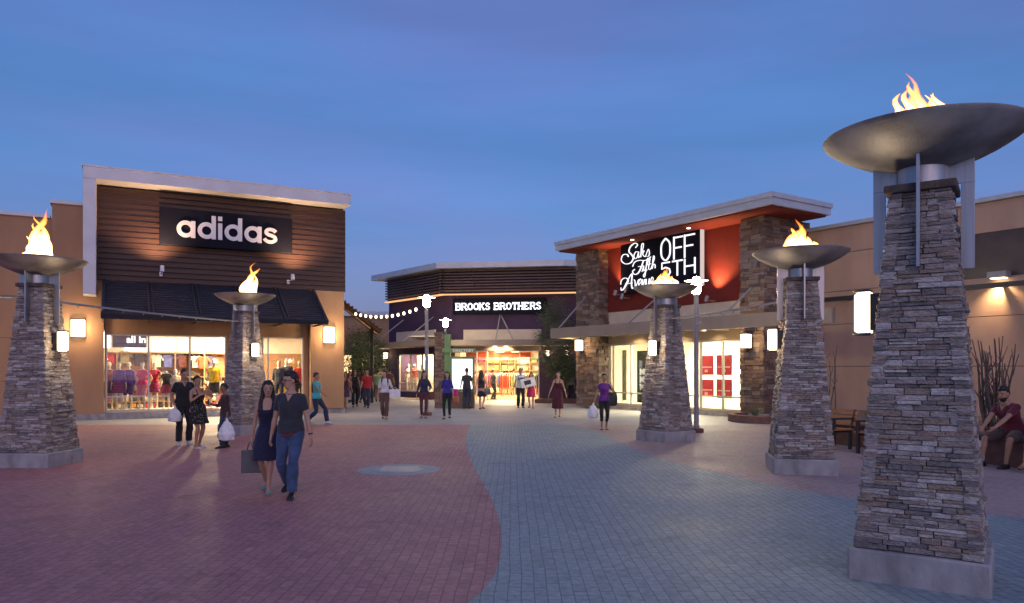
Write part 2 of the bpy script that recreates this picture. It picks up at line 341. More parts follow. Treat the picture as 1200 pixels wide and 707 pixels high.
def flame_mat():
    m = bpy.data.materials.new('flame'); m.use_nodes = True; nt = m.node_tree; nt.nodes.clear(); N = nt.nodes.new; L = nt.links.new
    o = N('ShaderNodeOutputMaterial'); e = N('ShaderNodeEmission'); t = N('ShaderNodeBsdfTransparent'); mx = N('ShaderNodeMixShader')
    tc = N('ShaderNodeTexCoord'); sx = N('ShaderNodeSeparateXYZ'); L(tc.outputs['Generated'], sx.inputs[0])
    lw = N('ShaderNodeLayerWeight'); lw.inputs[0].default_value = .35
    ad = N('ShaderNodeMath'); ad.operation = 'MULTIPLY_ADD'; L(lw.outputs['Facing'], ad.inputs[0]); ad.inputs[1].default_value = .55; L(sx.outputs[2], ad.inputs[2])
    r = N('ShaderNodeValToRGB'); cr = r.color_ramp
    cr.elements[0].position = .1; cr.elements[0].color = (1, .84, .58, 1); cr.elements[1].position = 1.15 - .15; cr.elements[1].color = (1, .22, .03, 1)
    x = cr.elements.new(.42); x.color = (1, .66, .30, 1); x = cr.elements.new(.7); x.color = (1, .38, .07, 1)
    L(ad.outputs[0], r.inputs[0]); L(r.outputs[0], e.inputs[0])
    s = N('ShaderNodeMapRange'); s.inputs[1].default_value = .1; s.inputs[2].default_value = 1.1; s.inputs[3].default_value = 6.5; s.inputs[4].default_value = .75; L(ad.outputs[0], s.inputs[0]); L(s.outputs[0], e.inputs[1])
    a = N('ShaderNodeMapRange'); a.inputs[1].default_value = .3; a.inputs[2].default_value = 1.15; a.inputs[3].default_value = 0.1; a.inputs[4].default_value = .93; L(ad.outputs[0], a.inputs[0])
    L(a.outputs[0], mx.inputs[0]); L(e.outputs[0], mx.inputs[1]); L(t.outputs[0], mx.inputs[2]); L(mx.outputs[0], o.inputs[0])
    return m
FLAME = flame_mat()
def flame(mb, rnd, h, w, z, lean=(0, 0), n=10):
    """a fire: many wavering tongues, broad and merged low down, splitting into pointed tips"""
    for i in range(n * 2):
        big = i < 3; low = i >= n
        ang = rnd.uniform(0, 6.28); r0 = w * (rnd.uniform(.05, .25) if big else rnd.uniform(.3, .8) if not low else rnd.uniform(.3, 1.0)); bx, by = math.cos(ang) * r0, math.sin(ang) * r0
        hh = h * ((1.0, .86, .74)[i] if big else rnd.uniform(.4, .78) if not low else rnd.uniform(.18, .42)); rr = w * (rnd.uniform(.34, .42) if big else rnd.uniform(.22, .34) if not low else rnd.uniform(.2, .3))
        ph = rnd.uniform(0, 6); pts = []; rs = []
        for k in range(17):
            t = k / 16; s = hh * t
            sway = .10 * hh * math.sin(ph + t * 6.5) * t + .045 * hh * math.sin(ph * 2 + t * 15) * t
            pts.append((bx * (1 - .45 * t) + sway + lean[0] * h * (s / h) ** 1.6, by * (1 - .45 * t) + .08 * hh * math.cos(ph + t * 5) * t, z + s - .03))
            rs.append(max(.002, rr * (1 - t) ** .95 * (.7 + .5 * min(1, t * 3)) * (1 + .32 * math.sin(ph + t * 16) * t ** .3)))
        mb.tube(pts, rs, 9)
H_ST = 3.32
W = lambda z: .455 - (z - .27) / (H_ST - .27) * .240
shaft = MB(); rs = random.Random(5); core(shaft, W, .26, H_ST); stones(shaft, W, .27, H_ST - .05, rs)
SHAFT = shaft.build('stone_shaft', TSTONE, smooth=False); SHAFT_ME = SHAFT.data; bpy.data.objects.remove(SHAFT)
SHAFTS = [SHAFT_ME]
for sd in (11, 23):
    s2 = MB(); core(s2, W, .26, H_ST); stones(s2, W, .27, H_ST - .05, random.Random(sd)); o = s2.build('stone_shaft', TSTONE, smooth=False); SHAFTS.append(o.data); bpy.data.objects.remove(o)
def link_mesh(name, me, parent):
    o = bpy.data.objects.new(name, me); COL.objects.link(o); o.parent = parent; return o
def half_lamp(parent, face_deg, z, dist, h=.36, w=.14):
    """lit shade on a dark back plate, fixed to a face of the pillar"""
    rz = R(face_deg)
    q = MB(); q.box(-.10, .10, -dist - .09, -dist + .12, z - h * .45, z + h * .45); br = q.build('lamp_bracket', M['darkmetal'], parent, rotz=rz, bevel=.004)
    prof = []
    s = MB(); n = 10; rings = []
    for zz, k in ((z - h / 2, .8), (z - h / 2 + .02, 1), (z + h / 2 - .02, 1), (z + h / 2, .8)):
        rings.append([Vector((w * .62 * k * math.cos(math.pi * t / n), -dist - .092 - w * k * math.sin(math.pi * t / n), zz)) for t in range(n + 1)])
    s.rings(rings); s.build('lamp_shade', M['lamp'], br, angle=60)
    tr = MB()
    for zz in (z - h / 2 - .022, z + h / 2 + .002): tr.rings([[Vector((w * .70 * math.cos(math.pi * t / n), -dist - .092 - w * 1.1 * math.sin(math.pi * t / n), zq)) for t in range(n + 1)] for zq in (zz, zz + .02)])
    tr.build('lamp_trim', M['darkmetal'], br, angle=60)
    v = Matrix.Rotation(rz, 3, 'Z') @ Vector((0, -dist - .42, z))
    light('POINT', v, 16, (1, .74, .45), .12, parent)
    return br
def fire_pillar(px, cx_off, cy, phi, label, seed, fh, fw, lean, shaft_me, lamp_side, n=10):
    Y = cy; X = (px - 600) / FPX * Y
    cam_dir = math.atan2(-Y, -X)                      # towards the eye
    yaw = cam_dir + math.pi / 2 + R(phi)             # local -y looks that way
    t = thing('fire_pillar', label, 'fire pillar', (X, Y, 0), yaw, 'stone fire pillars round the plaza')
    MB().box(-.515, .515, -.515, .515, -.05, .265).build('base', M['concrete'], t, bevel=.018)
    link_mesh('stone_shaft', shaft_me, t)
    MB().box(-.27, .27, -.27, .27, H_ST - .048, H_ST + .02).build('cap', M['cap'], t, bevel=.012)
    MB().lathe([(.2, H_ST + .02), (.2, H_ST + .3)], 32).build('collar', M['steel'], t)
    for k in range(4):
        f = MB(); f.box(-.013, .013, -.385, -.175, H_ST + .021, H_ST + .26); f.box(-.013, .013, -.385, -.285, 2.62, H_ST + .021)
        f.build('fin', M['steel'], t, rotz=k * math.pi / 2, bevel=.002)
    # dish
    prof = [(r, 3.79 - .26 * (1 - (r / .78) ** 2) ** .9) for r in [.78, .76, .72, .66, .58, .48, .36, .22, .08]]
    outer = [(r * 1.0 + .012, z - .012 - .05 * (1 - r / .78)) for r, z in reversed(prof)]
    MB().lathe(outer + [(.797, 3.795)] + prof, 56).build('dish', M['dish'], t)
    MB().lathe([(.2, 3.60), (.26, 3.66), (.24, 3.7), (.1, 3.71)], 24).build('burner', M['darkmetal'], t)
    fl = MB(); flame(fl, random.Random(seed), fh, fw, 3.72, lean, n); fo = fl.build('flame', FLAME, t, rotz=-yaw)
    light('POINT', (0, 0, 3.98), 26, (1, .5, .18), .18, t)
    half_lamp(t, lamp_side, 2.28, .31)
    return t
FP = [
 fire_pillar(1081, 0, 6.42, -5, 'nearest fire pillar, tall at the right edge of the plaza, its dish cut by the photo edge', 3, .64, .34, (-.16, 0), SHAFTS[0], -90, 12),
 fire_pillar(938, 0, 12.85, 10, 'fire pillar standing in front of the benches with a broad bright flame', 8, .68, .46, (-.0, 0), SHAFTS[1], -90, 15),
 fire_pillar(780, 0, 18.35, -45, 'fire pillar beside the lamp post before the red-walled shop', 4, .60, .42, (.0, 0), SHAFTS[2], 0, 11),
 fire_pillar(287.5, 0, 20.3, -54, 'fire pillar in front of the sports shop window, its flame blown to one side', 9, .98, .36, (.40, 0), SHAFTS[1], 90, 6),
 fire_pillar(46, 0, 13.75, -35, 'fire pillar before the plain tan wall, with a tall narrow flame, at the left edge of the photo', 6, 1.05, .34, (.04, 0), SHAFTS[0], 90, 10),
]
# misting pipes strung between pillars
def pipe(a, b, label, sag=.03):
    p = [a.lerp(b, t / 10) - Vector((0, 0, sag * 4 * (t / 10) * (1 - t / 10))) for t in range(11)]
    m = MB(); m.tube(p, .022, 8)
    for q in p[1:-1]: m.tube([q, q - Vector((0, 0, .06))], .012, 6)
    tag(m.build('misting_pipe', M['grey']), label, 'pipe', 'thin pipes strung between the fire pillars')
pA = FP[4].location; pB = FP[3].location; pC = FP[2].location; pD = FP[1].location
def up(v, z): return Vector((v.x, v.y, z))
dAB = (pB - pA).normalized() * .3
pipe(up(pA + dAB, 3.05), up(pB - dAB, 3.05), 'thin pipe running from the left-edge pillar to the pillar at the shop window')
pipe(up(pA - dAB, 3.05), up(pA - dAB * 14, 3.0), 'thin pipe leading out of the picture from the left-edge pillar')
dCD = (pD - pC).normalized() * .3
pipe(up(pC + dCD, 3.0), up(pD - dCD, 3.0), 'thin pipe running between the two middle pillars on the right')
# ================= building 1: sports shop (left) =================
def px_local(fr, px, v=0): return fr.u(px, v)
A = Frame(gnd(402, 484), 27.8)
bA = thing('sports_shop', 'sports shop with dark brown siding, white roof frame and black sign', 'shop building', A.o, A.a)
def WX(fr, u, v, z): return fr.w(u, v, z)
uF0, uF1 = A.u(97, -.9), A.u(411, -.9)      # roof frame
uP1 = A.u(112.5, -.9)
uS0 = A.u(112, -.1)
uWl = A.u(121.5); uPier = A.u(363)
uW = [(A.u(123.5), A.u(266)), (A.u(308), A.u(357))]
ZW0, ZW1 = .22, 3.0
zSid0, zSid1 = 4.85, 8.1
MB().box(-30, .06, -.07, .3, -.1, .2).build('plinth', M['concrete'], bA)
w = MB(); w.wall(uWl + .02, uPier - .02, .2, 4.84, .12, .4, [(a, b, ZW0, ZW1) for a, b in uW])
w.build('storefront_wall', M['tan'], bA, smooth=False)
pw = MB(); pw.box(uPier, 0, -.15, .5, .2, 4.845); pw.build('corner_pier', M['tan'], bA, smooth=False)
lw = MB(); u62 = A.u(61); zt = A.z(80, 240)
lw.box(u62, uWl, -.02, .5, .2, zt); lw.build('side_wall', M['tan'], bA, smooth=False)
MB().box(u62 - .06, uWl, -.08, .6, zt, zt + .12).build('parapet_coping', M['coping'], bA)
lw = MB(); zl = A.z(30, 254, .3); lw.box(-30, u62 - .01, .25, .6, .2, zl)
lw.build('low_wall', M['tan'], bA, smooth=False)
jj = MB()
for zz in (1.35, 2.8, 4.2): jj.box(-30, u62 - .02, .244, .25, zz, zz + .018)
for k in range(8): jj.box(u62 - 2.4 * (k + 1), u62 - 2.4 * (k + 1) + .018, .244, .25, .2, zl)
jj.build('wall_joint', M['joint'], bA)
MB().box(-30, u62 - .07, .18, .7, zl, zl + .12).build('parapet_coping', M['coping'], bA)
# back body so nothing is hollow
MB().box(-30, -.02, 8.5, 9, .2, 8.0).build('rear_wall', M['tan'], bA)
MB().box(-.3, -.02, .51, 8.49, .2, 8.08).build('end_wall', M['tan'], bA)
MB().box(-30, -.31, .61, 8.49, 4.9, 5.0).build('roof_deck', M['grey'], bA)
# siding
sd = MB(); nb = 17; hh = (zSid1 - zSid0) / nb
for k in range(nb):
    z0_ = zSid0 + k * hh
    sd.prism([(-.16, z0_), (-.13, z0_ + .012), (-.105, z0_ + hh), (-.04, z0_ + hh), (-.04, z0_)], uS0, .06, axis='x')
sd.build('siding', M['siding'], bA, smooth=False)
sd = MB()
for k in range(nb):
    z0_ = zSid0 + k * hh; sd.prism([(.10, z0_), (.07, z0_ + .012), (.045, z0_ + hh), (-.04, z0_ + hh), (-.04, z0_)], -.03, 8, axis='y')
sd.build('siding', M['siding'], bA, smooth=False)
MB().box(uS0, -.04, -.035, .5, zSid0 + .002, zSid1).build('upper_wall', M['siding'], bA)
# roof frame, spot-lit from below
ff = MB(); ff.box(uF0, uF1, -.9, 4, zSid1 + .06, zSid1 + .46); ff.build('roof_frame', M['coping'], bA, bevel=.01)
MB().box(uF0 - .03, uF1 + .03, -.93, 4.03, zSid1 + .462, zSid1 + .51).build('roof_edge', M['coping'], bA)
zp = A.z(104, 345, -.9)
fp = MB(); fp.box(uF0, uP1, -.9, .3, zp, zSid1 + .059); fp.build('frame_leg', M['coping'], bA, bevel=.01)
# awning
ua0, ua1 = A.u(120, -.2), A.u(368.5, -.2)
az0, ay0, az1, ay1 = 4.78, -.17, 3.45, -2.35
aw = MB()
def awp(u, t, off=0):
    d = Vector((0, ay1 - ay0, az1 - az0)).normalized(); n = Vector((0, -d.z, d.y)); n = n if n.z > 0 else -n
    return Vector((u, ay0 + (ay1 - ay0) * t, az0 + (az1 - az0) * t)) + n * off
def slab(mb, u0, u1, t0, t1, o0, o1, mi=0):
    vs = [awp(u, t, o) for u in (u0, u1) for t in (t0, t1) for o in (o0, o1)]
    mb.add(vs, [(0, 1, 3, 2), (4, 6, 7, 5), (0, 4, 5, 1), (2, 3, 7, 6), (0, 2, 6, 4), (1, 5, 7, 3)], mi)
slab(aw, ua0, ua1, 0, 1, 0, .04)
n = 42
for k in range(1, 14):
    t = k / 14; slab(aw, ua0 + .02, ua1 - .02, t - .006, t + .006, .041, .055)
aw.build('awning_sheet', M['awn'], bA)
ar = MB()
for k in range(6):
    u = ua0 + (ua1 - ua0) * k / 5
    for du in (-.09, .05): slab(ar, min(max(u + du, ua0), ua1 - .05), min(max(u + du, ua0), ua1 - .05) + .05, -.01, 1.01, .0565, .11)
slab(ar, ua0 - .01, ua1 + .01, .985, 1.015, -.06, .12)
ar.build('awning_rib', M['awn'], bA)
br_ = MB()
for k in range(6):
    u = ua0 + .03 + (ua1 - ua0 - .06) * k / 5
    br_.bar((u, ay1 + .1, az1 - .02), (u, .1, az1 - .02), .05); br_.bar((u, ay1 + .1, az1 - .03), (u, ay0 + .03, az0 - .12), .05)
br_.build('awning_bracket', M['darkmetal'], bA)
# sign
s0, s1 = A.u(187, -.45), A.u(342.5, -.45); sz0, sz1 = 6.02, 7.30
zc = A.z(265, 270.5, -.45); sh = (A.z(187, 247.5, -.45) - A.z(187, 290, -.45)) / 2
sg = thing('shop_sign', 'black box sign with white lowercase lettering on the brown siding', 'shop sign', A.w((s0 + s1) / 2, -.45, zc), A.a)
sw = (s1 - s0) / 2; sh = .66
MB().box(-sw, sw, 0, .24, -sh, sh).build('panel', M['black'], sg, bevel=.01)
for q_ in (-.75, .75): MB().box(sw * q_ - .1, sw * q_ + .1, .241, .31, -.3, .3).build('mount', M['darkmetal'], sg)
def ring(mb, cx, cz, ro, ri, a0=0, a1=360, y0=-.05, y1=-.003, n=40):
    pts = [math.radians(a0 + (a1 - a0) * k / n) for k in range(n + 1)]
    full = a1 - a0 >= 360
    rg = [[Vector((cx + ro * math.cos(a), y0, cz + ro * math.sin(a))), Vector((cx + ro * math.cos(a), y1, cz + ro * math.sin(a))), Vector((cx + ri * math.cos(a), y1, cz + ri * math.sin(a))), Vector((cx + ri * math.cos(a), y0, cz + ri * math.sin(a)))] for a in (pts[:-1] if full else pts)]
    if full: rg.append(rg[0])
    mb.rings(rg, caps=not full)
def ribbon(mb, pts, w, y0=-.05, y1=-.003):
    P = [Vector((p[0], 0, p[1])) for p in pts]; rg = []
    for i, p in enumerate(P):
        d = (P[min(i + 1, len(P) - 1)] - P[max(i - 1, 0)]).normalized(); nn = Vector((-d.z, 0, d.x)) * (w[i] if isinstance(w, list) else w) / 2
        rg.append([p + nn + Vector((0, y0, 0)), p + nn + Vector((0, y1, 0)), p - nn + Vector((0, y1, 0)), p - nn + Vector((0, y0, 0))])
    mb.rings(rg)
lt = MB(); ro, ri, st = .275, .145, .13; x = 0
def stem(mb, x0, x1, z0, z1, y0=-.051): mb.box(x0, x1, y0, -.003, z0, z1)
adv = []
def la(x): ring(lt, x + ro, 0, ro, ri); stem(lt, x + 2 * ro - st + .01, x + 2 * ro + .01, -ro, ro); return x + 2 * ro + .08
def ld(x): ring(lt, x + ro, 0, ro, ri); stem(lt, x + 2 * ro - st + .01, x + 2 * ro + .01, -ro, .50); return x + 2 * ro + .08
def li(x): stem(lt, x, x + st, -ro, ro); stem(lt, x, x + st, ro + .08, .50); return x + st + .07
def ls(x):
    pts = [(.40, .13), (.33, .19), (.2, .215), (.1, .17), (.085, .09), (.17, .03), (.27, 0), (.37, -.05), (.38, -.14), (.29, -.205), (.17, -.215), (.07, -.17), (.02, -.11)]
    ribbon(lt, [(x + p.x, p.y) for p in catmull([(a, b, 0) for a, b in pts], 5)], .115); return x + .46
x = la(x); x = ld(x); x = li(x); x = ld(x); x = la(x); x = ls(x)
k = sw * 2 * .76 / x
lt.v = [((vx - x / 2) * k, vy, vz * k - .06) for vx, vy, vz in lt.v]
lt.build('lettering', M['white'], sg, smooth=False)
# floodlights under the sign
for px_, py_ in ((190, 314), (343, 324)):
    u = A.u(px_, -1.0); z = A.z(px_, py_, -1.0)
    fl_ = MB(); fl_.bar((u, -.15, z - .12), (u, -1.0, z - .12), .03); fl_.box(u - .05, u + .05, -.17, -.14, z - .2, z - .05)
    f_ = fl_.build('floodlight', M['white'], bA)
    MB().tube([(u, -1.03, z - .14), (u, -.98, z + .07)], .07, 12).build('head', M['white'], f_)
    sgn = 1 if px_ < 250 else -1
    light('SPOT', (u - sgn * .1, -.98, z + .10), 520, (1, .58, .30), .05, bA, aim=(u - sgn * .30, -.15, z + 3.4), spot_size=R(125), spot_blend=1)
# sconces
def box_sconce(parent, u, y, z, h, w, d=.16, power=22, name='wall_lamp'):
    q = MB(); q.box(u - w / 2 - .015, u + w / 2 + .015, y - .03, y, z - h / 2 - .03, z + h / 2 + .03); b = q.build(name, M['darkmetal'], parent)
    s = MB(); n = 8; rg = []
    for zz in (z - h / 2, z + h / 2): rg.append([Vector((u + w / 2 * math.cos(math.pi * t / n), y - .032 - d * math.sin(math.pi * t / n), zz)) for t in range(n + 1)])
    s.rings(rg); s.build('shade', M['lamp'], b)
    light('POINT', (u, y - d - .22, z), power, (1, .68, .36), .12, parent); return b
box_sconce(bA, A.u(91.5), -.02, A.z(91.5, 385), .58, .42, power=45)
box_sconce(bA, A.u(384.5), -.15, A.z(384.5, 393), .62, .42, power=45)
b_ = thing('wall_light', 'small lit wall light just round the right corner of the sports shop', 'wall light', A.w(.02, .9, A.z(401, 393, .9)), A.a)
MB().box(0, .04, -.2, .2, -.32, .32).build('back_plate', M['darkmetal'], b_); MB().box(.041, .17, -.17, .17, -.29, .29).build('shade', M['lamp'], b_, bevel=.03)
# windows
def window(parent, u0, u1, z0, z1, y, mull, rails, fr_m=M['alum'], w=.055, name='window'):
    f = MB(); d0, d1 = y - .04, y + .05
    f.box(u0, u1, d0, d1, z0, z0 + w); f.box(u0, u1, d0, d1, z1 - w, z1)
    for u in [u0 + w / 2, u1 - w / 2]: f.box(u - w / 2, u + w / 2, d0, d1, z0 + w, z1 - w)
    for u in mull: f.box(u - w / 2, u + w / 2, d0 + .003, d1, z0 + w, z1 - w)
    for z in rails: f.box(u0 + w, u1 - w, d0 + .006, d1 - .004, z - w * .4, z + w * .4)
    o = f.build(name, fr_m, parent, smooth=False)
    MB().box(u0 + w * .5, u1 - w * .5, y, y + .012, z0 + w * .5, z1 - w * .5).build('pane', GLASS, o); return o
window(bA, uW[0][0], uW[0][1], ZW0, ZW1, .22, [A.u(174, .2), A.u(222.5, .2)], [.78])
window(bA, uW[1][0], uW[1][1], ZW0, ZW1, .22, [A.u(314, .2)], [.78])
# interior
ix0, ix1 = uWl, -.31
MB().box(ix0, ix1, .41, 6.2, .12, .199).build('shop_floor', M['shopfloor'], bA)
MB().box(ix0, ix1, .41, 6.2, 3.15, 3.25).build('shop_ceiling', M['shopwhite'], bA)
MB().box(ix0, ix1, 3.6, 3.7, .2, 3.149).build('back_panel', M['shopwhite'], bA)
MB().box(ix0 - .1, ix0 - .001, .41, 6.2, .12, 3.25).build('shop_side_wall', M['shopwhite'], bA)
cl = MB()
for k in range(5):
    u = ix0 + .8 + k * (ix1 - ix0 - 1.6) / 4
    cl.box(u - .5, u + .5, 1.2, 1.5, 3.10, 3.148); cl.box(u - .5, u + .5, 2.5, 2.8, 3.10, 3.148)
cl.build('ceiling_light', emis('shop_light', (1, .86, .62), 7), bA)
light('AREA', ((ix0 + ix1) / 2, 1.9, 3.05), 430, (1, .76, .46), parent=bA, shape='RECTANGLE', size=ix1 - ix0 - .5, size_y=2.6)
light('AREA', ((ix0 + ix1) / 2, 1.0, 2.95), 170, (1, .74, .45), parent=bA, shape='RECTANGLE', size=ix1 - ix0 - .5, size_y=.6, aim=((ix0 + ix1) / 2, -3, 0))
# display wall fittings
def sx(px, v): return A.u(px, v)
YB = 3.55
disp = thing('display_wall', 'wooden display shelving with lit headers behind the sports shop window', 'shelving', A.w(0, 0, 0), A.a)
db = MB(); db.box(sx(118, YB), sx(266, YB), YB - .02, YB + .04, .2, 2.42); db.box(sx(300, YB), ix1 - .02, YB - .02, YB + .04, .2, 2.42); db.build('back_board', M['shopwood'], disp)
sh_ = MB()
for z in (.45, 1.0, 1.42, 2.38): sh_.box(sx(118, YB), sx(266, YB), YB - .4, YB - .021, z, z + .035)
for px_ in (120, 137, 176, 205, 222, 239, 266): u = sx(px_, YB - .2); sh_.box(u - .025, u + .025, YB - .405, YB - .022, .2, 2.42)
sh_.build('shelf', M['shopwood'], disp)
hd = MB()
for a, b in ((146, 172), (177, 205), (208, 221), (224, 238), (242, 253)): hd.box(sx(a, YB), sx(b, YB), YB - .12, YB - .05, 2.46, 3.0)
rk = random.Random(12)
for i_, zb_ in enumerate((.24, .49, 1.04)):
    for j_ in range(17):
        pxx = 121 + j_ * 8.6
        if rk.random() < .12: continue
        cc = rk.choice([(.5, .04, .05), (.08, .08, .25), (.6, .55, .45), (.05, .05, .05), (.3, .05, .2), (.55, .3, .05), (.2, .25, .3)]); u_ = sx(pxx, YB - .2); q_ = MB(); hz_ = rk.uniform(.12, .32 if i_ else .18)
        q_.box(u_ - .11, u_ + .11, YB - .38, YB - .06, zb_, zb_ + hz_); q_.build('folded_clothes', mat('cloth_' + '%02x%02x%02x' % tuple(int(c * 255) for c in cc), cc, .85, .2, 8, .3, 30), disp, bevel=.03)
hd.build('lit_header', emis('header_glow', (1, .83, .55), 2.2), disp)
pf = thing('display_platform', 'low white platform under the mannequins in the sports shop window', 'platform', A.w(0, 0, 0), A.a)
MB().box(uW[0][0] + .05, uW[0][1] - .1, .45, 1.35, .2, .30).build('top', M['shopwhite'], pf)
pb = thing('window_poster', 'dark window poster reading all in, upper left in the sports shop window', 'poster', A.w(A.u(152, .5), .5, A.z(152, 399, .5)), A.a)
MB().box(-.55, .55, 0, .03, -.26, .22).build('board', mat('poster_brown', (.16, .07, .05), .6, .5, 3, color2=(.30, .25, .42)), pb)
text_mesh('all in', .34, 'lettering', emis('poster_white', (1, .95, .85), 1.6), pb, (-.1, -.012, -.08), (R(90), 0, 0), bold=.008, depth=.004)
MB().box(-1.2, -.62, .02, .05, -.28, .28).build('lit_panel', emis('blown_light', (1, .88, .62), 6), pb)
# hanging shirts on the display wall
def shirt(px, py, v, col, label, k=1.0, skirt=False):
    u = A.u(px, v); z = A.z(px, py, v)
    m = MB(); prof = [(-.2, -.32), (.2, -.32), (.21, .12), (.31, -.02), (.37, .06), (.23, .27), (.09, .33), (0, .28), (-.09, .33), (-.23, .27), (-.37, .06), (-.31, -.02), (-.21, .12)]
    m.prism([(a * k, b * k) for a, b in prof], -.045, .045)
    o = m.build('hanging_shirt', mat('cloth_' + '%02x%02x%02x' % tuple(int(c * 255) for c in col), col, .85, .2, 8, .3, 30), loc=A.w(u, v, z), rotz=A.a, bevel=.02)
    tag(o, label, 'shirt', 'shirts hung on the shop display wall')
SR = [(129, 420, (.5, .03, .02), 'red shirt hung at the far left end of the shop display wall'), (146, 419, (.25, .2, .12), 'tan shirt hung beside the red shirt on the display wall'), (163, 421, (.04, .03, .03), 'black shirt hung behind the mannequins in the shop window'),
      (183, 423, (.75, .7, .6), 'white shirt hung left of the blue shirt on the display wall'), (197, 423, (.12, .14, .4), 'blue shirt hung beside the white shirt on the display wall'), (214, 423, (.10, .03, .025), 'dark brown shirt hung in the middle of the display wall'),
      (230, 424, (.4, .45, .42), 'pale grey-green shirt hung on the display wall'), (245, 424, (.06, .05, .1), 'navy shirt hung above the yellow-shirted mannequin'), (238, 425, (.5, .08, .03), 'orange-red shirt hung at the right end of the display wall')]
for i, (a, b, c_, l) in enumerate(SR): shirt(a, b, YB - .25 - (.09 if i == 8 else 0), c_, l, .8)
for i, (a, b, c_, l) in enumerate([(192, 441, (.15, .2, .25), 'folded grey-blue shirt standing on the middle shelf, left'), (213, 441, (.3, .2, .12), 'folded brown shirt standing on the middle shelf'), (226, 441, (.04, .04, .04), 'folded black shirt standing on the middle shelf, right')]): shirt(a, b, YB - .25, c_, l, .55)
# ================= building 2: dark purple shop (centre) =================
B = Frame((-4.25, 41.5), -9.05); BL = Frame((-4.25, 41.5), -51.2)
bB = thing('purple_shop', 'dark purple shop with louvred top, lit sign and bright entrance at the far end', 'shop building', (0, 0, 0), 0)
def pl(fr): # child empty-less: transform mesh verts to world
    return fr
def fb(mb, fr):  # move a builder's verts from frame space to world space
    mb.v = [tuple(fr.w(x, y, z)) for x, y, z in mb.v]; return mb
uR = B.u(676, 0)  # far right end (roof continues behind the red shop)
uR = max(uR, 9.0)
# roof fascia: main + left chamfer as one mitred slab
def W2(fr, u, v): p = fr.w(u, v); return (p.x, p.y)
Lc = 7.56
roof = MB(); roof.prism([W2(BL, -Lc, 0), W2(B, 0, 0), W2(B, 7.15, 0), W2(B, 10, 1.6), W2(B, 10, 8), W2(BL, -Lc, 8)], 7.38, 7.7, axis='z')
roof.build('roof_slab', M['coping'], bB, smooth=False)
bkw = MB(); fb(bkw.box(.12, 9.2, .9, 1.3, 2.8, 7.37), B)
h = B; 
# walls
uo0, uo1 = B.u(527, 1.0), B.u(632, 1.0); wz = B.z(580, 411, 1.0)
mw = MB(); mw.wall(.38, 9.4, 0, 7.37, 1.0, 1.3, [(uo0, uo1, 0, wz)]); fb(mw, B).build('front_wall', M['purple'], bB, smooth=False)
cu0, cu1 = BL.u(466, 1.0), BL.u(508, 1.0); cz1 = BL.z(487, 415, 1.0)
cw = MB(); cw.wall(-Lc + .5, -.02, 0, 7.37, 1.0, 1.3, [(cu0, cu1, .35, cz1)]); fb(cw, BL).build('chamfer_wall', M['purple'], bB, smooth=False)
ew = MB(); fb(ew.box(-Lc + .5, -Lc + .8, 1.31, 8, 0, 7.37), BL); ew.build('end_wall', M['purple'], bB, smooth=False)
# louvre band
lv = MB(); 
for k in range(8):
    z = 6.12 + k * .16; q = MB(); q.box(.05, 9.6, .45, .62, z, z + .075); fb(q, B); lv.add(q.v, q.f); q = MB(); q.box(-Lc + 1.0, .0, .45, .62, z, z + .075); fb(q, BL); lv.add(q.v, q.f)
lv.build('louvre', mat('louvre_brown', (.10, .065, .055), .6, .15, 3), bB, smooth=False)
for i in range(6): fb(MB().box(.06 + i * 1.87, .12 + i * 1.87, .63, .75, 6.0, 7.37), B).build('louvre_post', M['darkmetal'], bB, smooth=False)
for i in range(4): fb(MB().box(-.3 - i * 2.1, -.24 - i * 2.1, .63, .75, 6.0, 7.37), BL).build('louvre_post', M['darkmetal'], bB, smooth=False)
ld_ = MB(); q = MB(); q.box(.05, 9.6, .42, .75, 5.93, 5.985); fb(q, B); ld_.add(q.v, q.f); q = MB(); q.box(-Lc + .95, 0, .42, .75, 5.93, 5.985); fb(q, BL); ld_.add(q.v, q.f)
ld_.build('light_strip', M['led'], bB, smooth=False)
# cream transoms, canopy
ct = MB(); q = MB(); q.box(B.u(543, .9), B.u(634, .9), .92, .999, 3.36, 3.98); fb(q, B); ct.add(q.v, q.f)
q = MB(); q.box(BL.u(464, .9), BL.u(509, .9), .92, .999, 3.36, 4.05); fb(q, BL); ct.add(q.v, q.f); ct.build('transom_panel', M['cream'], bB, smooth=False)
cp = MB(); cp.prism([W2(BL, -Lc - .3, -.9), W2(B, .30, -.95), W2(B, 8.5, -.95), W2(B, 8.5, .99), W2(B, .4, .99), W2(BL, -Lc + .3, .99)], 3.03, 3.34, axis='z')
cp.build('canopy', M['taupe'], bB, smooth=False)
rd = MB()
for px_ in (585, 606):
    a = B.w(B.u(594, 1), .99, 5.0)
for (p0, p1) in ((B.w(B.u(581, -.8), -.8, 3.36), B.w(B.u(586, .98), .98, 4.8)), (B.w(B.u(601, -.8), -.8, 3.36), B.w(B.u(587, .98), .98, 4.8)), (BL.w(-5.6, -.8, 3.36), BL.w(-5.2, .98, 4.8)), (BL.w(-2.2, -.8, 3.36), BL.w(-1.8, .98, 4.8))): MB().tube([p0, p1], .035, 6).build('canopy_rod', M['grey'], bB)
hdm = MB(); fb(hdm.box(uo0 - .3, uo1 + .1, .85, .998, wz + .002, 3.02), B); hdm.build('entrance_header', M['taupe'], bB, smooth=False)
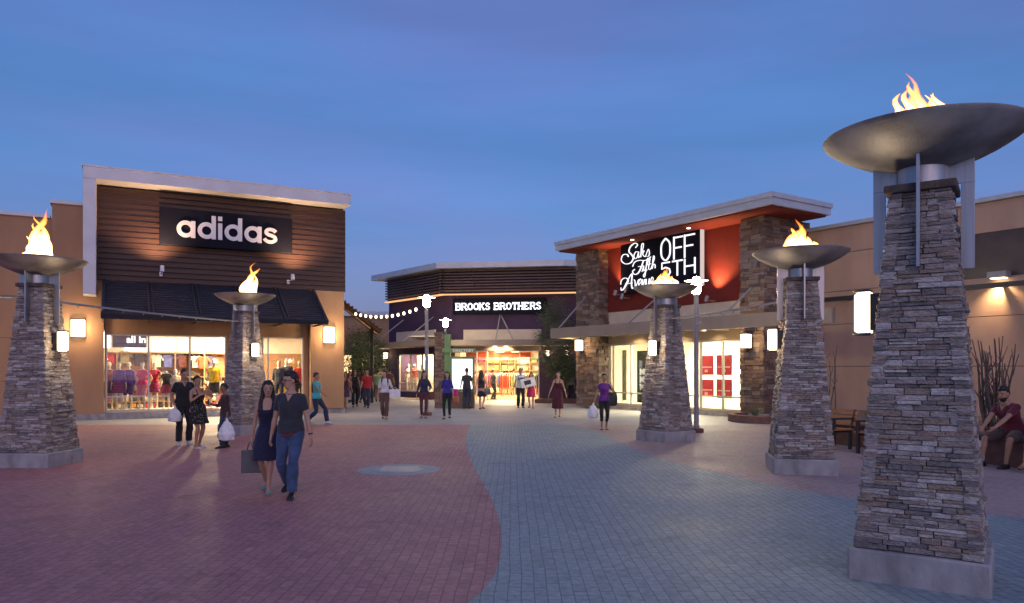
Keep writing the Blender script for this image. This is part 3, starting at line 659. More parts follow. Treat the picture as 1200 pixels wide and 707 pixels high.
# sign
sgB = thing('shop_sign', 'long dark sign with glowing white capital letters over the far shop entrance', 'shop sign', B.w(B.u(585, .8), .8, B.z(585, 359, .8)), B.a)
hw = (B.u(640, .8) - B.u(531, .8)) / 2
MB().box(-hw, hw, 0, .18, -.46, .46).build('panel', M['black'], sgB)
lt = MB()
STR = {  # slab-serif capitals on a 1 x 1 cell
 'B': [[(0, 0), (0, 1), (.5, 1), (.66, .88), (.66, .66), (.5, .53), (0, .53)], [(.5, .53), (.72, .42), (.72, .14), (.52, 0), (0, 0)]],
 'R': [[(0, 0), (0, 1), (.5, 1), (.68, .88), (.68, .64), (.5, .5), (0, .5)], [(.4, .5), (.75, 0)]],
 'O': [[(.38, 0), (.1, .15), (0, .5), (.1, .85), (.38, 1), (.66, .85), (.76, .5), (.66, .15), (.38, 0)]],
 'K': [[(0, 0), (0, 1)], [(.68, 1), (0, .42)], [(.25, .6), (.74, 0)]],
 'S': [[(.62, .8), (.45, 1), (.15, .97), (.03, .76), (.15, .58), (.5, .46), (.64, .25), (.5, .02), (.15, .02), (0, .22)]],
 'T': [[(.37, 0), (.37, 1)], [(0, .78), (0, 1), (.74, 1), (.74, .78)]],
 'H': [[(0, 0), (0, 1)], [(.68, 0), (.68, 1)], [(0, .5), (.68, .5)]],
 'E': [[(0, 0), (0, 1)], [(0, 1), (.6, 1), (.6, .8)], [(0, .5), (.45, .5)], [(0, 0), (.62, 0), (.62, .22)]]}
SER = {'B': [(0, 0), (0, 1)], 'R': [(0, 0), (0, 1), (.75, 0)], 'K': [(0, 0), (0, 1), (.7, 0), (.66, 1)], 'T': [(.37, 0)], 'H': [(0, 0), (0, 1), (.68, 0), (.68, 1)], 'E': [(0, 0), (0, 1)], 'O': [], 'S': []}
x = 0; L_ = []
for ch in 'BROOKS BROTHERS':
    if ch == ' ': x += .5; continue
    L_.append((x, ch)); x += 1.04
k = hw * 2 * .93 / x; hL = .35
for x_, ch in L_:
    for s_ in STR[ch]: ribbon(lt, [((x_ + a * 1.0) * k - hw * .93, b * hL - hL / 2) for a, b in s_], .066, -.04, -.003)
    for a, b in SER[ch]: lt.box((x_ + a - .17) * k - hw * .93, (x_ + a + .17) * k - hw * .93, -.042, -.003, b * hL - hL / 2 - .03, b * hL - hL / 2 + .03)
lt.build('lettering', M['signlit'], sgB, smooth=False)
# wall lamps of the purple shop
def lantern(name_label, loc, rotz, s=1.0, power=14, group='lantern wall lights'):
    t = thing('wall_lantern', name_label, 'wall light', loc, rotz, group)
    MB().box(-.09 * s, .09 * s, -.02, 0, -.24 * s, .24 * s).box(-.12 * s, .12 * s, -.26 * s, -.021, .19 * s, .22 * s).box(-.12 * s, .12 * s, -.26 * s, -.021, -.22 * s, -.19 * s).build('bracket', M['darkmetal'], t)
    MB().box(-.10 * s, .10 * s, -.24 * s, -.04 * s, -.187 * s, .187 * s).build('shade', M['lamp'], t)
    light('POINT', (0, -.42 * s, 0), power, (1, .66, .32), .1, t); return t
lantern('small lit lantern on the purple pillar left of the far shop window', BL.w(BL.u(454, .99), .99, BL.z(454, 417, .99)), BL.a)
lantern('left of two small lanterns on the purple wall behind the thin tree', B.w(B.u(642, .99), .99, B.z(642, 414, .99)), B.a, .8)
lantern('right of two small lanterns on the purple wall behind the thin tree', B.w(B.u(664.5, .99), .99, B.z(664.5, 414, .99)), B.a, .8)
# entrance interior
im = MB(); q = im; fb(q.box(-2, 9, 9, 9.1, 0, 4.2), B); im.build('back_panel', M['shopwhite'], bB, smooth=False)
im = MB(); fb(im.box(-2, 9, 1.31, 9, 3.6, 3.7), B); im.build('shop_ceiling', M['shopwhite'], bB, smooth=False)
im = MB(); fb(im.box(-2, 9, .9, 9, .005, .03), B); im.build('shop_floor', M['shopfloor'], bB, smooth=False)
for q_ in (uo0 - .8, uo1 + .3): fb(MB().box(q_, q_ + .1, 1.31, 9, .03, 3.6), B).build('shop_side_wall', M['shopwhite'], bB, smooth=False)
pos = B.w((uo0 + uo1) / 2, 4.5, 3.4); light('AREA', pos, 1150, (1, .74, .42), parent=bB, shape='RECTANGLE', size=4.5, size_y=6)
pos = B.w((uo0 + uo1) / 2, 1.6, 2.75); light('AREA', pos, 220, (1, .72, .4), parent=bB, shape='RECTANGLE', size=4.5, size_y=.8, aim=B.w((uo0 + uo1) / 2, -5, 0))
# soffit downlights over the entrance
for px_ in (580, 593): 
    p = B.w(B.u(px_, .3), .3, 3.02); dl = MB(); dl.lathe([(.12, -.02), (.12, 0)], 16, c=p); dl.build('downlight', M['lamp'], bB)
    light('SPOT', p - Vector((0, 0, .06)), 160, (1, .72, .4), .06, bB, aim=(B.w(B.u(px_, .9), .85, 2.5)), spot_size=R(110), spot_blend=.8)
# entrance doors frames
ef = MB(); fr_ = MB()
for u in [uo0 + .03, uo0 + (uo1 - uo0) * .30, uo0 + (uo1 - uo0) * .42, uo0 + (uo1 - uo0) * .78, uo1 - .04]: fr_.box(u - .03, u + .03, 1.08, 1.16, 0.03, wz)
fr_.box(uo0, uo1, 1.085, 1.155, 2.28, 2.34); fr_.box(uo0, uo1, 1.085, 1.155, wz - .06, wz); fb(fr_, B); o = fr_.build('entrance_frame', M['alum'], bB, smooth=False)
for a, b in ((uo0 + .06, uo0 + (uo1 - uo0) * .29), (uo0 + (uo1 - uo0) * .79, uo1 - .08)): fb(MB().box(a, b, 1.11, 1.125, .1, 2.27), B).build('pane', GLASS, o)
rnd = random.Random(3)
CLC = [(.45, .05, .04), (.5, .4, .25), (.1, .12, .3), (.6, .55, .45), (.35, .1, .05), (.06, .06, .08), (.2, .3, .12), (.55, .25, .1), (.3, .05, .15)]
def garment_rack(loc, rotz, label, n=9, L=1.3, hz=1.45):
    t = thing('garment_rack', label, 'clothes rack', loc, rotz, 'clothes racks inside the shops')
    MB().tube([(-L / 2, 0, 0), (-L / 2, 0, hz), (L / 2, 0, hz), (L / 2, 0, 0)], .02, 6).box(-L / 2 - .02, -L / 2 + .02, -.25, .25, 0, .03).box(L / 2 - .02, L / 2 + .02, -.25, .25, 0, .03).build('rail', M['alum'], t)
    for i in range(n):
        c_ = rnd.choice(CLC); u = -L / 2 + .1 + (L - .2) * i / (n - 1)
        q = MB(); q.prism([(-.2, hz - .85), (.2, hz - .85), (.24, hz - .15), (.05, hz - .04), (-.05, hz - .04), (-.24, hz - .15)], u - .035, u + .035, axis='x')
        q.build('garment', mat('cloth_' + '%02x%02x%02x' % tuple(int(c * 255) for c in c_), c_, .85, .2, 8, .3, 30), t)
    return t
for i, (f, v, lab) in enumerate([(.12, 4.2, 'clothes rack deep inside the far entrance, at its left edge'), (.33, 6.0, 'clothes rack at the back of the far shop, left of the middle'), (.52, 3.6, 'clothes rack near the middle of the far entrance'), (.72, 5.6, 'clothes rack at the back of the far shop, right of the middle'), (.9, 3.4, 'clothes rack inside the far entrance, at its right edge')]):
    garment_rack(B.w(uo0 + (uo1 - uo0) * f, v, .03), B.a + R(rnd.uniform(-20, 20)), lab)
shf = thing('wall_shelving', 'tall wooden shelving of folded clothes on the back wall of the far shop', 'shelving', B.w((uo0 + uo1) / 2, 8.5, .03), B.a)
q = MB()
for i in range(7): q.box(-3 + i, -2.94 + i, 0, .4, 0, 2.9)
for z in (0.1, .6, 1.1, 1.6, 2.1, 2.85): q.box(-3, 3.06, .02, .38, z, z + .04)
q.build('frame', M['shopwood'], shf)
for i in range(6):
    for j, z in enumerate((.15, .65, 1.15, 1.65, 2.15)):
        if (i + j) % 4 == 3: continue
        c_ = rnd.choice(CLC); q = MB(); z += 0
        for a in range(2): q.box(-2.85 + i + a * .42, -2.5 + i + a * .42, .05, .33, z, z + rnd.uniform(.15, .38))
        q.build('folded_stack', mat('cloth_' + '%02x%02x%02x' % tuple(int(c * 255) for c in c_), c_, .85, .2, 8, .3, 30), shf)
for i, f in enumerate((.5, .68)):
    p = B.w(uo0 + (uo1 - uo0) * f, 3.0, 2.75)
    t = thing('pendant_lamp', ('left' if i == 0 else 'right') + ' of the two glowing pendant lamps inside the far entrance', 'pendant lamp', p, 0, 'pendant lamps inside the far shop')
    MB().lathe([(.05, .18), (.22, .1), (.26, -.05), (.18, -.14)], 20).build('shade', emis('pendant_glow', (1, .78, .45), 7), t); MB().tube([(0, 0, .18), (0, 0, .84)], .012, 6).build('cord', M['darkmetal'], t)
banner = tag(fb(MB().box(B.u(546, 1.6), B.u(622, 1.6), 1.6, 1.63, 2.42, 2.72), B).build('hanging_banner', mat('banner_orange', (.55, .10, .03), .6, .3, 3)), 'orange-red banner hanging across the top of the far entrance', 'banner')
# chamfer shop window interior
window_o = MB(); 
cwn = MB(); w_ = .07
for u in (cu0 + .035, cu0 + (cu1 - cu0) * .33, cu0 + (cu1 - cu0) * .66, cu1 - .035): cwn.box(u - w_ / 2, u + w_ / 2, 1.08, 1.18, .35, cz1)
cwn.box(cu0, cu1, 1.085, 1.175, .35, .43).box(cu0, cu1, 1.085, 1.175, cz1 - .07, cz1).box(cu0, cu1, 1.09, 1.17, .85, .90); fb(cwn, BL); o = cwn.build('window', M['alum'], bB, smooth=False)
gp = MB(); fb(gp.box(cu0 + .02, cu1 - .02, 1.12, 1.132, .38, cz1 - .02), BL); gp.build('pane', GLASS, o)
im = MB(); fb(im.box(cu0 - 4.2, cu1 + .05, 2.9, 3.0, .25, 3.2), BL); im.build('window_back_panel', M['shopwhite'], bB, smooth=False)
im = MB(); fb(im.box(cu0 - 4.2, cu1 + .05, 1.31, 2.9, .25, .34), BL); q = MB(); fb(q.box(cu0 - 4.2, cu1 + .05, 1.31, 2.9, 3.1, 3.2), BL); im.add(q.v, q.f); im.build('window_display_box', M['shopwhite'], bB, smooth=False)
light('AREA', BL.w((cu0 + cu1) / 2 - 1.6, 2.0, 3.0), 230, (1, .72, .42), parent=bB, shape='RECTANGLE', size=3.0, size_y=1.2)
# ================= directory sign and its stone post =================
q0 = gnd(549, 478.5)
dr = thing('directory_sign', 'green-framed directory board with a bright white lit panel and green name plate', 'directory sign', (q0.x, q0.y, 0), 0)
def dpx(px): return (px - 600) / FPX * q0.y - q0.x
def dz(py): return EYE + (HZ - py) / FPX * q0.y
GRN = mat('sign_green', (.13, .25, .10), .55, .1, 2)
MB().box(dpx(521), dpx(527.5), -.1, .5, 0, dz(392)).build('fin', GRN, dr)
MB().wall(dpx(527.6), dpx(556), dz(458.5), dz(418), -.1, .2, [(dpx(530), dpx(553.5), dz(456), dz(421))]).build('frame', GRN, dr, smooth=False)
MB().box(dpx(530), dpx(553.5), -.05, .1, dz(456), dz(421)).build('lit_panel', emis('directory_white', (.95, .97, 1), 2.2), dr)
MB().box(dpx(519), dpx(557.5), -.22, -.12, dz(413.5), dz(408.5)).build('name_plate', GRN, dr)
text_mesh('DIRECTORY', .17, 'lettering', M['white'], dr, (dpx(531), -.235, dz(412.8)), (R(90), 0, 0), bold=.006, depth=.005, sx=1.0)
bs = MB(); bs.box(dpx(528), dpx(556), -.15, .35, 0, dz(459)); bs.build('stone_base', PSTONE, dr)
def stone_block(mb, x0, x1, y0, y1, z0, z1, seed, **kw):
    cx, cy = (x0 + x1) / 2, (y0 + y1) / 2; q = MB(); Wf = lambda z: (x1 - x0) / 2; Df = lambda z: (y1 - y0) / 2
    core(q, Wf, z0, z1, Df, inset=.03); stones(q, Wf, z0, z1, random.Random(seed), D=Df, **kw)
    mb.add([(x + cx, y + cy, z) for x, y, z in q.v], q.f, 0); return mb
sp = MB(); stone_block(sp, dpx(510) , dpx(520.5) + .0, .0, .5, 0, dz(392), 5, hmin=.06, hmax=.14, lmin=.12, lmax=.4, prot=.04)
spt = thing('stone_post', 'square stone post standing beside the green directory board', 'stone post', (q0.x, q0.y, 0), 0); sp.build('stone_shaft', PSTONE, spt, smooth=False)
MB().box(dpx(509), dpx(521), -.06, .56, dz(392), dz(389.5)).build('cap', M['cap'], spt)
# ================= post lamps =================
def post_lamp(px, py_lamp, py_foot, H_, label, two=False):
    p = gnd(px, py_foot); t = thing('post_lamp', label, 'lamp post', (p.x, p.y, 0), 0, 'tall round post lamps on the plaza')
    s = 1.0
    MB().lathe([(.2, 0), (.2, .10), (.17, .12)], 20).build('footing', mat('brick_footing', (.16, .07, .06), .9), t)
    MB().lathe([(.085, .12), (.085, .2), (.07, .22), (.066, H_ - .32), (.085, H_ - .3), (.085, H_ - .24)], 16).build('pole', M['grey'], t)
    MB().lathe([(.11, H_ - .24), (.12, H_ - .18), (.14, H_ - .04), (.12, H_ + .09)], 16).build('lens', M['post'], t)
    MB().lathe([(.08, H_ + .095), (.33, H_ + .095), (.34, H_ + .11), (.10, H_ + .125)], 24).build('hood', M['coping'], t)
    MB().lathe([(.11, H_ + .127), (.10, H_ + .17), (.06, H_ + .20), (.02, H_ + .21)], 16).build('top_lens', M['post'], t)
    MB().bar((0, -.06, H_ * .72), (0, -.5, H_ * .72 + .08), .03).build('spot_arm', M['grey'], t)
    return t
post_lamp(816, 330, 507, 4.12, 'lamp post nearest the viewer, beside the pillar in front of the red shop')
post_lamp(500, 352, 487, 4.37, 'lamp post left of the stone post, its lamp over the crowd')
post_lamp(522, 376, 472, 4.2, 'smaller-looking farther lamp post rising just behind the stone post')
# ================= building 3: red shop (right) =================
S = Frame(gnd(862, 489), -56.3)
bS = thing('red_shop', 'red stucco shop with white sloping-edge roof, stone corner piers and script sign', 'shop building', S.o, S.a)
uL0, uL1 = S.u(676, -.5), S.u(698.5, -.5); uR0, uR1 = S.u(868.5, -.5), S.u(914, -.5)
uR1 = S.u(895, -.5)
def px_of(p): return 600 + FPX * p.x / p.y
v0 = .5
while px_of(S.w(uR1, v0)) < 946: v0 += .05
RT = 7.06
pr = MB(); stone_block(pr, uL0, uL1 + .2, -.5, .9, .1, RT, 21, hmin=.09, hmax=.2, lmin=.18, lmax=.55, prot=.05, gap=.007, depth=.12); pr.build('stone_pier', PSTONE, bS, smooth=False)
pr = MB(); stone_block(pr, uR0, uR1, -.5, v0 + .1, .22, RT, 22, hmin=.09, hmax=.2, lmin=.18, lmax=.55, prot=.05, gap=.007, depth=.12); pr.build('stone_pier', PSTONE, bS, smooth=False)
MB().box(uR0 - .06, uR1 + .06, -.56, v0 - .02, -.1, .215).build('pier_plinth', M['concrete'], bS)
zr0, zr1 = 4.27, RT
uA, uB_ = uL1 + .2, uR0 + .02
MB().box(uA, uB_, 0, .4, zr0, zr1).build('red_wall', M['red'], bS, smooth=False)
MB().box(uA, uB_, .03, .4, 3.36, zr0 - .002).build('transom_panel', M['cream'], bS, smooth=False)
w0 = S.u(714, .05)
wz1 = 2.86
fm = MB(); fm.wall(uA, uB_, .12, 3.358, .02, .3, [(w0, uB_ - .06, .2, wz1)]); fm.build('storefront_wall', mat('storefront_tan', (.42, .33, .23), .85, .05, 2), bS, smooth=False)
MB().box(uA, uB_, -.04, .4, -.1, .115).build('plinth', M['concrete'], bS)
window(bS, w0, uB_ - .06, .2, wz1, .12, [S.u(739.5, .1), S.u(763, .1), S.u(795, .1), S.u(821, .1), S.u(847, .1)], [.72], w=.07)
# roof
q0r, q1r = S.u(651, -1.5), S.u(905, -1.5)
MB().box(q0r, q1r, -1.5, 1.7, RT + .06, RT + .30).build('roof_slab', M['coping'], bS, smooth=False)
MB().box(q0r - .05, q1r + .05, -1.55, 1.75, RT + .301, RT + .46).build('roof_edge', M['coping'], bS, smooth=False)
MB().box(q0r + .12, q1r - .12, -1.38, 1.6, RT + .002, RT + .058).build('soffit', M['red'], bS, smooth=False)
MB().box(uL0 + .3, uR1 - .15, 2.0, 9, 3.4, 6.6).build('rear_block', M['beige'], bS, smooth=False)
for px_ in (741, 807):
    p = MB(); u = S.u(px_, -.9); p.box(u - .05, u + .05, -.95, -.85, RT - .03, RT + .001); p.build('soffit_light', M['lamp'], bS)
# canopy
cy0, cy1 = -2.1, -.02; cu_0, cu_1 = S.u(645, -2.1), S.u(868, -2.1) + 3.3
cz0, cz1_ = 3.12, 3.56
cm = MB(); cm.box(cu_0, cu_1, cy0, cy0 + .14, cz0, cz1_); cm.box(cu_0, cu_0 + .14, cy0 + .14, -.6, cz0, cz1_)
cm.build('canopy_beam', M['taupe'], bS, smooth=False)
MB().box(cu_0 + .141, uR0 - .12, cy0 + .141, -.04, cz0 + .12, cz0 + .2).build('canopy_deck', M['taupe'], bS, smooth=False)
cr = MB()
for k in range(9):
    u = cu_0 + .6 + k * (uR0 - .5 - cu_0 - .6) / 8; cr.box(u - .04, u + .04, cy0 + .142, -.6, cz0 + .02, cz0 + .118)
cr.build('canopy_rib', M['taupe'], bS, smooth=False)
rd = MB()
for pa, pb_ in (((655, 386), (681, 364)), ((737, 379), (766, 360)), ((847, 366), (872, 337))):
    ua = S.u(pa[0], cy0 + .1); ub = ua + .1
    MB().tube([(ua, cy0 + .1, cz1_), (ua, -.03 if ua > uA else -.55, 4.95)], .035, 8).build('canopy_rod', M['grey'], bS)
for px_, en in ((735, 90), (826, 90), (786, 50)):
    u = S.u(px_, -.7); MB().lathe([(.11, cz0 + .07), (.11, cz0 + .118)], 16, c=(u, -.8, 0)).build('downlight', M['lamp'], bS)
    light('SPOT', (u, -.8, cz0 + .04), en * 2, (1, .74, .4), .06, bS, aim=(u, .05, 1.9), spot_size=R(105), spot_blend=.9)
# sign
def sp_px(px, v=-.32): return S.u(px, v)
sgS = thing('shop_sign', 'two-panel black sign with white script and thin capitals on the red wall', 'shop sign', S.w(0, -.32, 0), S.a)
sl0, sl1, sr1 = S.u(727, -.32), S.u(770, -.32), S.u(820, -.32)
zl0, zl1 = S.z(727, 345.5, -.32), S.z(727, 287, -.32); zr0_, zr1_ = zl0 + .05, S.z(820, 267, -.32)
zr1_ = max(zr1_, zl1 + .1)
MB().box(sl0, sl1 - .03, .02, .2, zl0, zl1).build('panel', M['black'], sgS)
MB().box(sl1, sr1, 0, .22, zl0, zr1_).build('panel', M['black'], sgS)
MB().box(sr1 + .001, sr1 + .035, .02, .21, zl0, zr1_ + .05).build('lit_edge', emis('edge_glow', (1, .8, .75), .5), sgS)
lt = MB(); wR = sr1 - sl1; hR = zr1_ - zl0
def R_(x, z): return (sl1 + x * wR, zl0 + z * hR)
ox = lambda pts: [R_(a, b) for a, b in pts]
tw = .055
def stroke(pts, w=tw, cm_=False, y=-.04):
    P = [(p[0], p[1]) for p in pts]
    if cm_: P = [(v.x, v.y) for v in catmull([(a, b, 0) for a, b in P], 6)]
    ribbon(lt, P, w, y, -.003)
# OFF
fz = lambda pts: ox([(a, .21 + (b - .05) * .70) for a, b in pts])
stroke(ox([(.22, .9), (.13, .82), (.11, .70), (.13, .58), (.22, .51), (.31, .58), (.33, .70), (.31, .82), (.22, .9)]), cm_=True)
stroke(ox([(.42, .5), (.42, .9)])); stroke(ox([(.42, .88), (.63, .88)]), y=-.042); stroke(ox([(.42, .70), (.60, .70)]), y=-.042)
stroke(ox([(.67, .5), (.67, .9)])); stroke(ox([(.67, .88), (.9, .88)]), y=-.042); stroke(ox([(.67, .70), (.86, .70)]), y=-.042)
# 5TH
stroke(fz([(.32, .42), (.13, .42), (.13, .27), (.22, .30), (.31, .25), (.33, .16), (.28, .08), (.2, .05), (.1, .09)]))
stroke(fz([(.38, .42), (.62, .42)]), y=-.042); stroke(fz([(.50, .43), (.50, .05)])); stroke(fz([(.67, .44), (.67, .05)])); stroke(fz([(.9, .44), (.9, .05)])); stroke(fz([(.67, .25), (.9, .25)]), y=-.042)
# script: Saks / Fifth / Avenue
wL = sl1 - .03 - sl0; hL2 = zl1 - zl0
def T_(x, z): return (sl0 + x * wL, zl0 + z * hL2)
def scr(pts, w=.045):
    w *= .48 
    P = catmull([(*T_(a, b), 0) for a, b in pts], 6); n = len(P)
    ww = []
    for i, p in enumerate(P):
        d = P[min(i + 1, n - 1)] - P[max(i - 1, 0)]
        ww.append(w * (1.15 if d.y < -abs(d.x) * .4 else .7))
    ribbon(lt, [(p.x, p.y) for p in P], ww, -.04 + .003, -.003)
scr([(.44, .88), (.5, .93), (.42, .97), (.3, .92), (.26, .83), (.33, .76), (.38, .68), (.3, .6), (.15, .6), (.04, .68), (.08, .78), (.2, .78), (.24, .73)], .085)   # S
scr([(.52, .78), (.46, .8), (.4, .74), (.42, .67), (.48, .68), (.53, .79), (.52, .68), (.56, .69)])   # a
scr([(.56, .69), (.64, .82), (.66, .93), (.61, .9), (.59, .68), (.6, .75), (.68, .79), (.64, .73), (.7, .67), (.73, .7)])  # k
scr([(.73, .7), (.79, .8), (.82, .74), (.8, .67), (.72, .68)])  # s
scr([(.36, .52), (.42, .6), (.55, .62), (.72, .6), (.86, .65)], .075); scr([(.66, .6), (.6, .48), (.52, .38), (.42, .36), (.36, .42), (.42, .46)], .085); scr([(.52, .5), (.66, .5)], .06)   # F
scr([(.62, .39), (.67, .5), (.66, .41), (.69, .4)]); scr([(.69, .4), (.78, .55), (.8, .62), (.76, .6), (.7, .3), (.66, .32), (.76, .42)])   # i f
scr([(.78, .5), (.86, .52)], .05); scr([(.84, .62), (.80, .44), (.84, .41), (.87, .44)]); scr([(.87, .44), (.95, .6), (.93, .65), (.89, .42), (.93, .5), (.97, .48), (.97, .42)])   # t h
scr([(.02, .2), (.04, .28), (.14, .32), (.24, .26), (.12, .12), (.04, .08), (.03, .14)], .075); scr([(.1, .1), (.22, .26), (.34, .38), (.33, .2), (.35, .1), (.4, .1)], .085); scr([(.16, .2), (.36, .2)], .06)  # A
scr([(.4, .26), (.43, .22), (.44, .1), (.52, .24), (.56, .23)]); scr([(.52, .14), (.6, .2), (.58, .26), (.53, .2), (.55, .11), (.61, .12)]); scr([(.61, .12), (.64, .24), (.64, .11), (.70, .24), (.71, .11), (.74, .12)])
scr([(.74, .24), (.74, .13), (.78, .11), (.82, .24), (.82, .12), (.85, .12)]); scr([(.85, .14), (.92, .2), (.9, .26), (.86, .2), (.88, .11), (.95, .14)])
lt.build('lettering', emis('script_white', (.95, .93, 1), 1.0), sgS, smooth=False)
# wall-washing floods beside the sign
for px_, pz, aimdu, en in ((719, 345, -.05, 230), (727, 349, .1, 50), (826, 352, .55, 420)):
    u = S.u(px_, -.55); z = S.z(px_, pz, -.55)
    f_ = MB().bar((u, 0, z), (u, -.5, z), .04).build('floodlight', M['grey'], bS); MB().tube([(u, -.5, z - .05), (u, -.42, z + .16)], .07, 12).build('head', M['grey'], f_)
    light('SPOT', (u, -.36, z + .2), en, (1, .55, .22), .05, bS, aim=(u + aimdu * 1.4, -.02, z + 2.5), spot_size=R(85), spot_blend=.9)
lantern('lit lantern on the left stone pier of the red shop', S.w(S.u(682, -.56), -.56, S.z(682, 405, -.56)), S.a, 1.25, 40, 'lanterns on the stone piers')
lantern('lit lantern on the right stone pier of the red shop', S.w(S.u(878, -.56), -.56, S.z(878, 400, -.56)), S.a, 1.25, 40, 'lanterns on the stone piers')
# interior
MB().box(uA, uB_, 3.0, 3.1, .12, 3.3).build('back_panel', mat('pale_lit_wall', (.8, .78, .62), .7, .02), bS)
MB().box(uA, uB_, .31, 3.0, .02, .118).build('shop_floor', M['shopfloor'], bS); MB().box(uA, uB_, .31, 3.0, 3.2, 3.3).build('shop_ceiling', M['shopwhite'], bS)
MB().box(uB_ - .1, uB_, .401, 3.0, .12, 3.2).build('shop_side_wall', M['shopwhite'], bS)
MB().box(uA + .02, uA + .1, .301, 3.0, .12, 3.2).build('shop_side_wall', M['shopwhite'], bS)
ts = MB(); n_ = 5
for k in range(n_): u = uA + 1.2 + k * (uB_ - uA - 2) / (n_ - 1); ts.box(u - .8, u + .8, .9, 1.0, 3.12, 3.19)
ts.build('ceiling_light', emis('cool_shop_light', (1, .96, .78), 7), bS)
light('AREA', ((uA + uB_) / 2, 1.3, 3.1), 480, (1, .92, .66), parent=bS, shape='RECTANGLE', size=uB_ - uA - .6, size_y=1.6)
light('AREA', ((uA + uB_) / 2, .8, 2.8), 80, (1, .9, .62), parent=bS, shape='RECTANGLE', size=uB_ - uA - .6, size_y=.5, aim=((uA + uB_) / 2, -4, 0))
# panels behind the glass
PINK = mat('poster_crimson', (.50, .02, .045), .6, .25, 2)
for i, (a, b, t, bo, lab) in enumerate([(819.5, 836, 417, 439.5, 'upper left'), (839.5, 857.5, 416, 440, 'upper right'), (819.5, 836, 445, 464.5, 'lower left'), (839.5, 857.5, 444.5, 467, 'lower right')]):
    v = .75; u0_, u1_ = S.u(a, v), S.u(b, v); zt_, zb_ = S.z((a + b) / 2, t, v), S.z((a + b) / 2, bo, v)
    t_ = thing('wall_poster', lab + ' of the four crimson posters in the red shop window', 'poster', S.w((u0_ + u1_) / 2, v, (zt_ + zb_) / 2), S.a, 'crimson posters in the red shop window')
    MB().box(-(u1_ - u0_) / 2, (u1_ - u0_) / 2, 0, .03, (zb_ - zt_) / 2, (zt_ - zb_) / 2).build('board', PINK, t_)
    MB().box(-(u1_ - u0_) * .4, (u1_ - u0_) * .4, -.008, -.002, -.10, -.05).box(-.08, .08, -.008, -.002, -.27, -.17).build('print', mat('poster_pale', (.75, .45, .42), .6, .05), t_)
for i, (a, b, lab) in enumerate([(726, 733.5, 'narrow grey-green panel behind the left pane of the red shop')]):
    v = .8; u0_, u1_ = S.u(a, v), S.u(b, v)
    tag(MB().box(u0_, u1_, v, v + .05, .35, 2.6).build('hanging_screen', mat('panel_greygreen', (.16, .16, .11), .7, .2, 2), loc=S.o, rotz=S.a), lab, 'panel')
v = .7; u0_, u1_ = S.u(746.5, v), S.u(765, v)
bn = thing('door_banner', 'tall black banner with white letters behind the glass of the red shop', 'banner', S.w((u0_ + u1_) / 2, v, 1.4), S.a)
MB().box(-(u1_ - u0_) / 2, (u1_ - u0_) / 2, 0, .04, -1.1, 1.15).build('board', mat('banner_black', (.03, .03, .025), .6, .4, 3), bn)
for k in range(3): text_mesh('ME', .34, 'lettering', M['white'], bn, (-.30, -.012, .12 - k * .33), (R(90), 0, 0), bold=.02, depth=.004)
# ---- long beige wall to the right
ur0 = uR1 + .02; bw = thing('long_wall', 'long beige panelled building running off behind the benches at the right', 'building', S.o, S.a)
H2 = S.z(958, 271, v0)
m = MB(); xs = []; u = ur0
lwall = MB(); lwall.box(ur0, ur0 + 30, v0 + .03, v0 + .5, 0, H2); lwall.build('wall', M['joint'], bw, smooth=False)
bt = (S.z(1170, 271, v0), S.z(1170, 324, v0)); ub0 = S.u(1060, v0)
rows = [0.1, 1.55, 3.0, S.z(1170, 338, v0) - .12 + .2, ]
zs_ = [.05, 1.85, 3.32, bt[1], bt[0], H2]
col = MB(); pw_ = 3.55; k = 0; u = ur0
while u < ur0 + 30:
    u1 = u + pw_
    for a, b in zip(zs_[:-1], zs_[1:]):
        if a == bt[1] and u1 > ub0:
            if u >= ub0: continue
            col.box(u + .012, ub0, v0, v0 + .03, a + .012, b - .012); continue
        col.box(u + .012, u1 - .012, v0, v0 + .03, a + .012, b - .012)
    u = u1
col.build('stucco_panel', M['beige'], bw, smooth=False)
MB().box(ub0 + .01, ur0 + 30, v0 + .02, v0 + .029, bt[1], bt[0]).build('dark_band', mat('band_brown', (.085, .055, .045), .35, .25, 2), bw, smooth=False)
MB().box(ur0, ur0 + 30, v0 - .12, v0 + .56, H2, H2 + .13).build('coping', M['coping'], bw, smooth=False)
zb = S.z(1170, 331, v0 - .5)
MB().box(ur0, ur0 + 30, v0 - .5, v0 - .36, zb - .14, zb).build('canopy_beam', M['darkmetal'], bw, smooth=False)
ctl = MB(); k = ur0 + .4
while k < ur0 + 30: ctl.box(k, k + .08, v0 - .359, v0 - .001, zb - .12, zb - .02); k += 1.2
ctl.build('beam_bracket', M['darkmetal'], bw, smooth=False)
u = S.u(1170, v0 - .2); z = S.z(1170, 333, v0 - .2) + .2
wl = MB(); wl.box(u - .25, u + .25, v0 - .34, v0 - .001, z - .02, z + .16); wl_ = wl.build('downlight', M['grey'], bw); MB().box(u - .18, u + .18, v0 - .3, v0 - .05, z - .04, z - .021).build('lens', M['lamp'], wl_)
light('SPOT', (u, v0 - .22, z - .08), 150, (1, .66, .34), .05, bw, aim=(u, v0 + .02, z - 2.2), spot_size=R(120), spot_blend=.9)
u = u + 9; 
